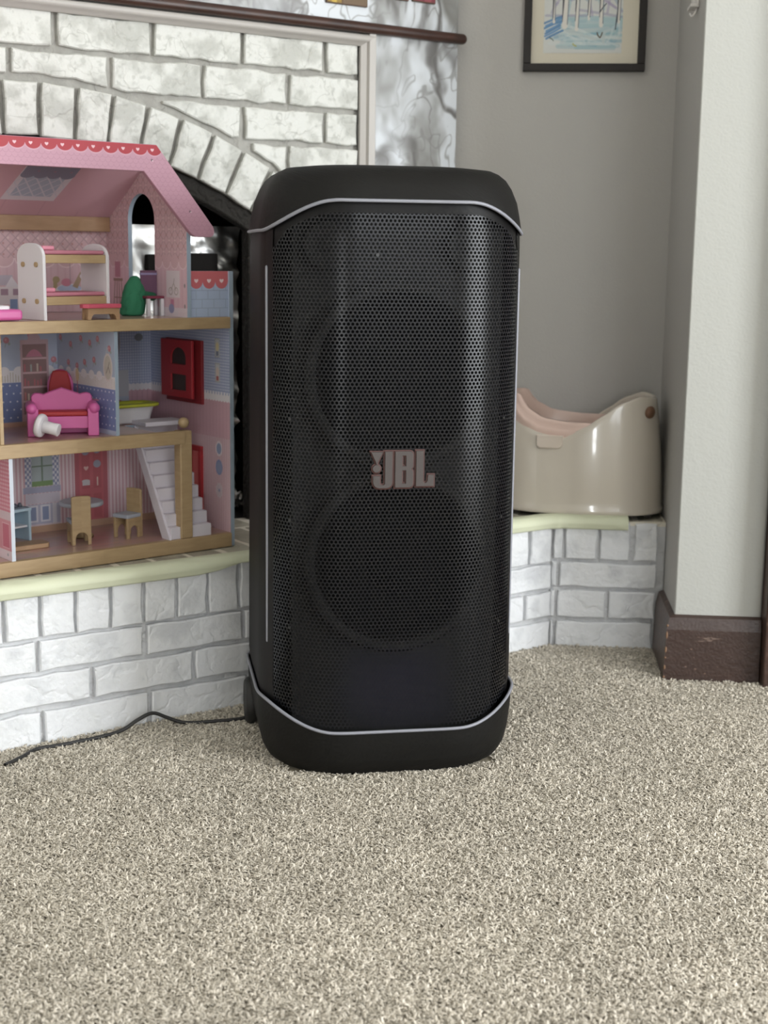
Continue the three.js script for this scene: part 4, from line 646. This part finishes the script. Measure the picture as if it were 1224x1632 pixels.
// ------------------------------------------------------------------ toys in the dollhouse
const toyWhite = mat(0xdad6d9, 0.4), toyPink = mat(0xc95f9b, 0.42), toyRed = mat(0xa93034, 0.6), toyRose = mat(0xb87585, 0.6), toyLime = mat(0xc2c442, 0.5);
{ // bunk bed
  const b = inHouse('toy_bunk_bed', -0.343, 0.4084, 0.004, 0.15); tag(b, 'toy bunk bed with white rounded end panels and pink mattresses in the attic', 'toy bed');
  for (const x of [0, 0.124]) { const s = new THREE.Shape(); s.moveTo(-0.072, 0); s.lineTo(0, 0); s.lineTo(0, 0.102); s.quadraticCurveTo(-0.004, 0.122, -0.036, 0.122); s.quadraticCurveTo(-0.068, 0.122, -0.072, 0.102); s.closePath(); const g = extrude(s, 0.004, 0.0008); g.rotateY(-Math.PI / 2); g.applyMatrix4(new THREE.Matrix4().makeTranslation(x, 0, 0)); const p = mesh('end_panel', g, toyWhite, b);
    for (const y of [0.030, 0.088]) for (const z of [-0.018, -0.054]) { const c = cyl(0.0042, 0.0042, 0.003, 14); c.rotateZ(Math.PI / 2); c.translate(x - (x ? -0.0045 : 0.0055), y, z); mesh('peg', c, M.pine, p); } }
  for (const y of [0.024, 0.0905]) { mesh('bed_board', rbox(0.0005, 0.119, y, y + 0.0135, -0.070, -0.002, 0.001, 1), M.pine, b); mesh('mattress', rbox(0.001, 0.1185, y + 0.0138, y + 0.0205, -0.068, -0.004, 0.003, 2), toyRose, b); mesh('pillow', rbox(0.002, 0.026, y + 0.0205, y + 0.0275, -0.064, -0.010, 0.003, 2), mat(0xd78c9e, 0.6), b); }
}
{ const b = inHouse('toy_bench', -0.246, 0.4084, 0.006, 0.05); tag(b, 'low toy table with pink top and wooden legs beside the bunk bed', 'toy table');
  const top = extrude(poly([[-0.036, -0.005], [-0.030, -0.0125], [0.030, -0.0125], [0.036, -0.005], [0.036, 0.005], [0.030, 0.0125], [-0.030, 0.0125], [-0.036, 0.005]]), 0.005, 0.0008); top.rotateX(-Math.PI / 2); top.translate(0, 0.0195, 0); mesh('top', top, mat(0xc7556a, 0.5), b);
  const leg = (x0, x1) => { const s = poly([[x0, 0], [x0 + 0.006, 0], [x0 + 0.008, 0.006], [x0 + 0.0115, 0.009], [x1 - 0.0115, 0.009], [x1 - 0.008, 0.006], [x1 - 0.006, 0], [x1, 0], [x1 - 0.001, 0.0195], [x0 + 0.001, 0.0195]]); return extrude(s, 0.004); };
  for (const z of [0.0055, -0.0095]) { const g = leg(-0.030, 0.030); g.translate(0, 0, z); mesh('leg_frame', g, M.pineDark, b); } for (const x of [-0.026, 0.026]) { const g = leg(-0.0093, 0.0093); g.rotateY(Math.PI / 2); g.translate(x - 0.002, 0, 0); mesh('leg_frame', g, M.pineDark, b); } }
{ const c = inHouse('toy_cot', -0.405, 0.4084, 0.012, 0); tag(c, 'bright pink toy cot with white bedding at the left edge of the attic', 'toy bed');
  mesh('base', rbox(-0.045, 0.023, 0.001, 0.0185, -0.040, 0.006, 0.006, 3), toyPink, c); mesh('bedding', rbox(-0.042, 0.004, 0.0160, 0.0245, -0.036, 0.000, 0.0035, 3), toyWhite, c); }
{ const p = inHouse('toy_figure', -0.130, 0.4084, 0.105, 0); tag(p, 'small fuzzy green toy figure standing behind the arched attic opening', 'toy figure');
  const rings = [[0, 0.018], [0.004, 0.021], [0.02, 0.022], [0.04, 0.021], [0.052, 0.017], [0.060, 0.012], [0.066, 0.008], [0.0685, 0.003]].map(([y, r], j) => [...Array(22).keys()].map((i) => { const a = i / 22 * 6.283, k = 1 + 0.14 * (N1(Math.cos(a) * 3 + 20, Math.sin(a) * 3 + j + 20, 64) - 0.5) * 2; return [r * k * Math.cos(a) - 0.003 + 0.10 * y, y, r * k * 0.8 * Math.sin(a)]; }));
  const green = mat(0x2f7a58, 0.8, { bumpMap: brickBump, bumpScale: 0.003 });
  mesh('body', loft(rings, { capStart: true, capEnd: true, flip: false }), green, p);
  mesh('arm', (() => { const g = new THREE.CapsuleGeometry(0.0075, 0.022, 4, 12); g.rotateZ(Math.PI / 2 - 0.15); g.translate(0.024, 0.0345, 0.006); return g; })(), green, p); }
{ const c = inHouse('toy_chair', -0.100, 0.4084, 0.088, 0); tag(c, 'toy chair with maroon seat and white legs beside the green figure', 'toy chair');
  mesh('seat', rbox(-0.020, 0.014, 0.030, 0.0345, -0.014, 0.014, 0.001, 1), mat(0x7d3247, 0.5), c); mesh('backrest', rbox(-0.018, 0.014, 0.0345, 0.078, -0.014, -0.010, 0.001, 1), mat(0x6b4b62, 0.5), c); mesh('back_stripe', rbox(-0.0185, 0.0145, 0.070, 0.074, -0.0145, -0.0095, 0.0008, 1), mat(0x8f86a8, 0.5), c);
  for (const x of [-0.0165, 0.0105]) for (const z of [-0.011, 0.011]) mesh('leg', rbox(x - 0.003, x + 0.003, 0, 0.030, z - 0.003, z + 0.003, 0.0006, 1), toyWhite, c); }
{ // sofa
  const s = inHouse('toy_sofa', -0.287, 0.2149, 0.072, -0.42); tag(s, 'pink toy sofa with red cushion in the blue living room', 'toy sofa');
  const back = new THREE.Shape(); back.moveTo(-0.050, 0); back.lineTo(0.050, 0); back.lineTo(0.050, 0.062); back.quadraticCurveTo(0.046, 0.072, 0.030, 0.066); back.quadraticCurveTo(0.015, 0.072, 0, 0.077); back.quadraticCurveTo(-0.015, 0.072, -0.030, 0.066); back.quadraticCurveTo(-0.046, 0.072, -0.050, 0.062); back.closePath();
  const bg = extrude(back, 0.010, 0.0015); bg.translate(0, 0, -0.024); mesh('backrest', bg, toyPink, s); mesh('seat_base', rbox(-0.042, 0.042, 0.012, 0.0325, -0.014, 0.024, 0.0015, 2), toyPink, s);
  mesh('cushion', rbox(-0.041, 0.041, 0.0325, 0.0405, -0.013, 0.025, 0.0035, 3), toyRed, s);
  for (const x of [-1, 1]) { const g = merge([rbox(x * 0.049 - 0.009, x * 0.049 + 0.009, 0, 0.046, -0.024, 0.030, 0.0015, 2), (() => { const q = new THREE.CapsuleGeometry(0.0095, 0.046, 4, 14); q.rotateX(Math.PI / 2); q.translate(x * 0.051, 0.046, 0.003); return q; })()]); mesh('arm', g, toyPink, s); }
}
{ const s = inHouse('toy_armchair', -0.252, 0.2149, 0.150, -0.55); tag(s, 'toy armchair with round red back cushion behind the pink sofa', 'toy chair');
  const b = new THREE.Shape(); b.moveTo(-0.022, 0); b.lineTo(0.022, 0); b.lineTo(0.022, 0.075); b.quadraticCurveTo(0.018, 0.100, 0, 0.101); b.quadraticCurveTo(-0.018, 0.100, -0.022, 0.075); b.closePath(); const bg = extrude(b, 0.006, 0.001); bg.translate(0, 0, -0.02); mesh('backrest', bg, toyPink, s);
  const c = new THREE.Shape(); c.moveTo(-0.018, 0.046); c.lineTo(0.018, 0.046); c.quadraticCurveTo(0.022, 0.075, 0.012, 0.098); c.quadraticCurveTo(0, 0.101, -0.012, 0.098); c.quadraticCurveTo(-0.022, 0.075, -0.018, 0.046); const cg = extrude(c, 0.005, 0.0018); cg.translate(0, 0, -0.0125); mesh('back_cushion', cg, toyRed, s);
  mesh('seat', rbox(-0.022, 0.022, 0.0, 0.040, -0.012, 0.016, 0.002, 2), toyPink, s); mesh('seat_cushion', rbox(-0.021, 0.021, 0.040, 0.047, -0.005, 0.016, 0.003, 2), toyRed, s); }
{ // white pedestal lying on its side
  const p = inHouse('toy_pedestal', -0.337, 0.2149, 0.030, 0); tag(p, 'small white turned toy stand tipped on its side before the sofa', 'toy');
  const d = new THREE.Group(); const tilt = (g) => { g.rotateX(Math.PI / 2 + 0.22); g.rotateY(0.75 - DH.a + 0.35 + 0.5); g.translate(0, 0.0195, 0); return g; };
  mesh('round_top', tilt(lathe([[0, -0.016], [0.0175, -0.016], [0.0195, -0.013], [0.0195, -0.008], [0.0175, -0.005], [0, -0.005]], 28)), toyWhite, p); mesh('stem', tilt(lathe([[0, -0.006], [0.0105, -0.005], [0.0098, 0.010], [0.0106, 0.0205], [0.0098, 0.0215], [0, 0.0215]], 24)), toyWhite, p); }
{ // bathtub
  const t = inHouse('toy_bathtub', -0.128, 0.2149, 0.150, 0); tag(t, 'white toy bathtub with lime green rim beside the red shutter', 'toy bathtub');
  const ring = (hx, hz, y) => [...Array(28).keys()].map((i) => { const a = i / 28 * 6.2832, c = Math.cos(a), s = Math.sin(a), e = 0.45; return [hx * Math.sign(c) * Math.pow(Math.abs(c), e), y, hz * Math.sign(s) * Math.pow(Math.abs(s), e)]; });
  mesh('tub', loft([ring(0.043, 0.018, 0), ring(0.046, 0.021, 0.004), ring(0.053, 0.026, 0.030), ring(0.049, 0.022, 0.030), ring(0.042, 0.017, 0.008)], { capStart: true, capEnd: true }), toyWhite, t);
  mesh('rim', loft([ring(0.0535, 0.0265, 0.0302), ring(0.061, 0.033, 0.0308), ring(0.062, 0.034, 0.034), ring(0.061, 0.033, 0.0365), ring(0.048, 0.021, 0.0365), ring(0.047, 0.020, 0.0302)], {}), toyLime, t); }
{ // round table and two chairs
  const t = inHouse('toy_table', -0.232, 0.0248, 0.120, 0); tag(t, 'round toy dining table with pale grey top on wooden pedestal', 'toy table');
  mesh('tabletop', (() => { const g = lathe([[0, 0], [0.036, 0], [0.038, 0.0015], [0.038, 0.0065], [0.036, 0.008], [0, 0.008]], 40); g.translate(0, 0.056, 0); return g; })(), mat(0xb9bcc6, 0.4), t);
  mesh('pedestal', lathe([[0, 0], [0.020, 0], [0.020, 0.004], [0.012, 0.008], [0.008, 0.025], [0.009, 0.04], [0.016, 0.056], [0, 0.056]], 24), M.pine, t);
  const chair = (a, b, turn, label) => { const c = inHouse('toy_dining_chair', a, 0.0248, b, turn); tag(c, label, 'toy chair', 'dining chairs in the dollhouse');
    const leg = (w, name) => { const s = new THREE.Shape(); s.moveTo(-w, 0); s.lineTo(-w + 0.006, 0); s.lineTo(-w + 0.006, 0.010); s.absellipse(0, 0.010, w - 0.006, 0.012, Math.PI, 0, true); s.lineTo(w - 0.006, 0); s.lineTo(w, 0); s.lineTo(w, name ? 0.081 : 0.036); if (name) { s.quadraticCurveTo(w, 0.0835, w - 0.003, 0.084); s.quadraticCurveTo(0, 0.0855, -w + 0.003, 0.084); s.quadraticCurveTo(-w, 0.0835, -w, 0.081); } else s.lineTo(-w, 0.036); s.closePath(); return extrude(s, 0.004, 0.0006); };
    const bk = leg(0.0165, true); bk.translate(0, 0, -0.020); mesh('backrest', bk, M.pine, c);
    for (const x of [-0.0165, 0.0125]) { const g = leg(0.0170, false); g.rotateY(Math.PI / 2); g.translate(x, 0, 0.001); mesh('leg_panel', g, M.pine, c); }
    mesh('seat', rbox(-0.0175, 0.0175, 0.036, 0.0425, -0.0155, 0.0195, 0.0012, 1), mat(0xa9adb8, 0.45), c); return c; };
  chair(-0.262, 0.072, Math.PI - 0.30 + 0.05, 'wooden toy dining chair with its backrest turned to the viewer, left of the table');
  chair(-0.168, 0.072, -1.25, 'wooden toy dining chair with grey seat facing left, beside the stairs');
}
{ const s = inHouse('toy_stove', -0.352, 0.0248, 0.150, 0.25); tag(s, 'pale blue toy kitchen shelf unit beside the kitchen divider', 'toy stove'); const blue = mat(0xb4c9d6, 0.45);
  mesh('body', merge([rbox(0.026, 0.031, 0, 0.058, -0.020, 0.018, 0.0006, 1), rbox(-0.036, -0.031, 0, 0.058, -0.020, 0.018, 0.0006, 1), rbox(-0.036, 0.031, 0, 0.058, -0.024, -0.020, 0.0006, 1), rbox(-0.036, 0.031, 0.053, 0.058, -0.024, 0.020, 0.0006, 1)]), blue, s);
  mesh('shelf', rbox(-0.031, 0.026, 0.024, 0.0275, -0.020, 0.014, 0.0006, 1), toyWhite, s); for (const [x, r] of [[-0.02, 0.006], [-0.005, 0.005], [0.010, 0.006], [0.022, 0.004]]) mesh('burner', (() => { const g = lathe([[0, 0], [r, 0], [r, 0.004], [r * 0.5, 0.007], [0, 0.007]], 16); g.translate(x, 0.058, 0.0); return g; })(), mat(0x5e5f6a, 0.5), s); }
{ const b = inHouse('toy_board', -0.362, 0.0248, 0.088, 0.0); tag(b, 'flat wooden toy board on the dollhouse kitchen floor', 'toy'); const g = extrude((() => { const s = new THREE.Shape(); s.moveTo(-0.045, -0.020); s.lineTo(0.040, -0.020); s.quadraticCurveTo(0.052, -0.012, 0.044, 0.016); s.lineTo(-0.045, 0.020); s.closePath(); return s; })(), 0.006, 0.001); g.rotateX(-Math.PI / 2); g.translate(0, 0.001, 0); mesh('plank', g, M.pineDark, b); }

PRINT_FADE = 0;
// ------------------------------------------------------------------ toddler potty on the right part of the hearth
{
  const [px, pz] = gx(0.288, 0.112), p = group('potty', scene, px, HT + 0.0005, pz, -0.05);
  tag(p, 'glossy beige toddler potty with pink inner bowl on the hearth in the corner', 'potty');
  const shell = phys(0xccc3b5, 0.22, { clearcoat: 0.6, clearcoatRoughness: 0.06 }), bowl = phys(0xd3b8ab, 0.3, { clearcoat: 0.3, clearcoatRoughness: 0.15 }), foot = mat(0x4a443d, 0.7);
  const n = 56, hx = 0.171, hz = 0.104;
  const at = (a, k, y) => { const c = Math.cos(a), s = Math.sin(a), e = 0.86; return [hx * k * Math.sign(c) * Math.pow(Math.abs(c), e), y, hz * k * Math.sign(s) * Math.pow(Math.abs(s), e)]; };
  const curve = (T, x) => { let i = 0; while (i < T.length - 2 && T[i + 1][0] < x) i++; const t = Math.min(1, Math.max(0, (x - T[i][0]) / (T[i + 1][0] - T[i][0]))); return lerp(T[i][1], T[i + 1][1], t * t * (3 - 2 * t) * 0.5 + t * 0.5); };
  const top = (x) => curve([[-0.171, 0.205], [-0.12, 0.190], [-0.06, 0.168], [-0.018, 0.160], [0.01, 0.180], [0.035, 0.199], [0.086, 0.230], [0.13, 0.243], [0.155, 0.240], [0.171, 0.236]], x);   // low at the seat, rising to the back on the right
  const ringK = (t) => 1 - 0.02 * t - 0.10 * t * t;
  const rings = [];
  rings.push([...Array(n).keys()].map((i) => at(i / n * 6.2832, 0.985, 0.009)), [...Array(n).keys()].map((i) => at(i / n * 6.2832, 1.018, 0.010)), [...Array(n).keys()].map((i) => at(i / n * 6.2832, 1.022, 0.018)), [...Array(n).keys()].map((i) => at(i / n * 6.2832, 1.003, 0.023)));
  for (let j = 1; j <= 14; j++) { const t = j / 14; rings.push([...Array(n).keys()].map((i) => { const a = i / n * 6.2832, h = top(hx * Math.cos(a) * 0.95); return at(a, ringK(t * h / 0.25), lerp(0.023, h, t)); })); }
  for (const [t, d, k] of [[1, 0.0035, 0.018], [1, 0.003, 0.045], [1, -0.002, 0.062], [1, -0.05, 0.08]]) rings.push([...Array(n).keys()].map((i) => { const a = i / n * 6.2832, h = top(hx * Math.cos(a) * 0.95); return at(a, ringK(h / 0.25) - k, h + d); }));
  mesh('shell', loft(rings, {}), shell, p);
  // dark hand hole at the back
  mesh('hand_hole', (() => { const g = new THREE.SphereGeometry(0.014, 20, 14); g.scale(0.9, 1.1, 2.6); g.translate(0.138, 0.214, 0.028); return g; })(), mat(0x7c5b45, 0.6), p);
  // pink bowl: rim round the seat, splash guard at the front, bowl below
  const rim = (a) => curve([[-0.171, 0.226], [-0.13, 0.224], [-0.105, 0.196], [-0.06, 0.178], [0, 0.172], [0.17, 0.172]], hx * 0.95 * Math.cos(a)), bw = [];
  for (const [k, d] of [[0.915, -0.030], [0.93, -0.008], [0.935, -0.002], [0.925, 0.004], [0.895, 0.005], [0.89, 0.014], [0.87, 0.021], [0.83, 0.022], [0.79, 0.004], [0.75, -0.015], [0.70, -0.06], [0.55, -0.10]]) bw.push([...Array(n).keys()].map((i) => { const a = i / n * 6.2832, q = at(a, k, 0); return [q[0] * 0.98 - 0.004, rim(a) + d + 0.012 * smooth(0, 1, d * 60) * 0, q[2]]; }));
  mesh('bowl', loft(bw, { capEnd: true }), bowl, p).userData.label = 'pale pink bowl insert';
  { const q = new THREE.Shape(); q.moveTo(-0.0275, 0.014); q.lineTo(0.0275, 0.014); q.lineTo(0.0265, -0.004); q.quadraticCurveTo(0.025, -0.012, 0.016, -0.013); q.lineTo(-0.018, -0.013); q.quadraticCurveTo(-0.025, -0.012, -0.0265, -0.004); q.closePath(); const g = extrude(q, 0.006, 0.002); g.rotateX(-0.05); g.rotateY(-0.06); g.translate(-0.052, 0.153, 0.0925); mesh('tab', g, phys(0xc9bcae, 0.3), p); }
  for (const [x, z] of [[-0.12, 0.060], [-0.055, 0.088], [0.075, 0.082], [0.145, 0.038], [-0.1, -0.06], [0.1, -0.06]]) mesh('foot', rbox(x - 0.008, x + 0.008, 0, 0.012, z - 0.006, z + 0.006, 0.002, 1), foot, p);
}

// ------------------------------------------------------------------ framed picture, bracket, pictures over the mantel rail
{
  const f = placeG(group('picture_frame', scene)); tag(f, 'dark framed watercolour of white birch trunks in blue snow on the grey wall', 'picture');
  const x0 = 0.1485, x1 = 0.3945, y0 = 1.1525, y1 = 1.475, b = 0.0155, wood = mat(0x1d1815, 0.65);
  for (const g of [rbox(x0, x1, y0, y0 + b, 0, 0.016, 0.0015, 1), rbox(x0, x1, y1 - b, y1, 0, 0.016, 0.0015, 1), rbox(x0, x0 + b, y0 + b, y1 - b, 0, 0.016, 0.0015, 1), rbox(x1 - b, x1, y0 + b, y1 - b, 0, 0.016, 0.0015, 1)]) mesh('frame_rail', g, wood, f);
  mesh('mat_board', box(x0 + 0.01, x1 - 0.01, y0 + 0.01, y1 - 0.01, 0.001, 0.006), mat(0xd3ccba, 0.8), f);
  const w = 0.158, hh = 0.225, px = x0 + 0.040, py = y0 + 0.0365;
  mesh('watercolour', box(px, px + w, py, py + hh, 0.004, 0.0066), mat(0xffffff, 0.8, { map: canvasTex(632, 900, (g, W, H) => {
    g.fillStyle = '#cfd0cb'; g.fillRect(0, 0, W, H); const r = rngOf(61); g.lineCap = 'round';
    const stroke = (c, lw, x0_, y0_, x1_, y1_) => { g.strokeStyle = c; g.lineWidth = lw; g.beginPath(); g.moveTo(x0_, y0_); g.quadraticCurveTo((x0_ + x1_) / 2 + (r() - 0.5) * 8, (y0_ + y1_) / 2, x1_, y1_); g.stroke(); };
    for (let k = 0; k < 60; k++) { const y = H - 70 + r() * 60 - 2; g.globalAlpha = 0.35; stroke(['#86aebb', '#9dbcc6', '#7fa3b8', '#a9c3c4'][k % 4], 4 + r() * 6, r() * W, y, Math.min(W, r() * W + 30), y - 6 + r() * 10); }
    for (let k = 0; k < 26; k++) { g.globalAlpha = 0.5; stroke(['#cfd6d4', '#bfc9c6'][k % 2], 3 + r() * 4, r() * W, H - 12 - r() * 40, r() * W, H - 16 - r() * 44); }
    g.globalAlpha = 0.75; for (let k = 0; k < 7; k++) stroke(['#4d79a8', '#5b87b5'][k % 2], 4, r() * 6, H - 28 - k * 5, 32 + r() * 10, H - 44 - k * 5);
    for (let k = 0; k < 40; k++) { g.globalAlpha = 0.4; stroke(['#8f8aa8', '#7e93b0', '#9c8fb0', '#86aebb'][k % 4], 5, r() * W, r() * (H - 70), r() * W, r() * (H - 70)); }
    g.globalAlpha = 1; for (const [x, l, ww] of [[42, 52, 11], [66, 46, 7], [115, 54, 8], [150, 60, 6], [20, 60, 5], [90, 66, 5]]) { stroke('#dad6cd', ww, x + 2, -5, x, H - l); for (let k = 0; k < 14; k++) { g.globalAlpha = 0.7; stroke('#4a4a50', 1.4, x - ww * 0.45, r() * (H - l), x + (r() - 0.4) * ww * 0.6, r() * 4 + 0); } g.globalAlpha = 0.7; stroke('#505866', 1.6, x + ww * 0.5, 0, x + ww * 0.45, H - l - 4); g.globalAlpha = 1; }
    stroke('#3e4450', 2, 112, H - 80, 124, H - 96); stroke('#3e4450', 2, 148, H - 88, 144, H - 46); stroke('#5a5040', 2.4, 108, H - 40, 114, H - 30); stroke('#5a5040', 2.4, 118, H - 40, 114, H - 30); stroke('#55604f', 1.6, 12, H - 30, 20, H - 24); stroke('#b7b97a', 3, 60, H - 18, 66, H - 14);
  }, { x0: px, y0: py, sx: w, sy: hh }) }), f);
}
{ // white bracket on the side face of the stub
  const b = placeG(group('wall_bracket', scene)); tag(b, 'small white plastic cord bracket high on the grey side wall', 'bracket');
  const white = mat(0xd8d4cf, 0.4);
  mesh('body', rbox(W0 - 0.010, W0 - 0.0003, 1.232, 1.33, 0.285, 0.325, 0.002, 1), white, b); mesh('lip', rbox(W0 - 0.016, W0 - 0.0003, 1.226, 1.2325, 0.278, 0.332, 0.0015, 1), white, b);
  mesh('hook', tube([[W0 - 0.003, 1.227, 0.318], [W0 - 0.006, 1.217, 0.320], [W0 - 0.011, 1.212, 0.316], [W0 - 0.014, 1.217, 0.310]], 0.002, 20, 8), white, b); mesh('cord', tube([[W0 - 0.004, 1.228, 0.342], [W0 - 0.004, 1.29, 0.343], [W0 - 0.004, 1.34, 0.343]], 0.002, 12, 6), white, b);
}
{ // pictures propped above the mantel rail; only their lower edges are in view
  const card = (name, u0, u1, y0, y1, draw, label) => { const g = group(name, scene, 0, 0, 0, Math.PI / 4); tag(g, label, 'picture', null); mesh('panel', rbox(u0, u1, y0, y1, -2.3878, -2.382, 0.001, 1), mat(0x5b4534, 0.6), g); mesh('print', box(u0 + 0.002, u1 - 0.002, y0 + 0.002, y1 - 0.002, -2.3825, -2.3815), mat(0xffffff, 0.6, { map: canvasTex(160, 160, draw, { x0: u0, y0, sx: u1 - u0, sy: y1 - y0 }) }), g); };
  card('small_picture', 1.520, 1.614, 1.2505, 1.33, (g, w, h) => { g.fillStyle = '#6e5a45'; g.fillRect(0, 0, w, h); g.fillStyle = '#8f7434'; g.fillRect(0, 0, w * 0.36, h); g.fillStyle = '#c0a24a'; g.fillRect(w * 0.12, 0, w * 0.12, h); g.fillStyle = '#5a4231'; g.fillRect(w * 0.36, 0, 3, h); }, 'small ochre and brown picture on the marble panel above the mantel rail');
  card('small_picture', 1.722, 1.778, 1.2735, 1.34, (g, w, h) => { g.fillStyle = '#7a3a42'; g.fillRect(0, 0, w, h); g.fillStyle = '#8f4a50'; g.fillRect(w * 0.5, 0, w * 0.3, h); }, 'small dark red picture on the marble panel near its right edge');
  card('small_picture', 1.682, 1.712, 1.2725, 1.34, (g, w, h) => { g.fillStyle = '#b8797f'; g.fillRect(0, 0, w, h); }, 'narrow pale red picture on the marble panel, left of the dark red one');
}

renderer.render(scene, camera);
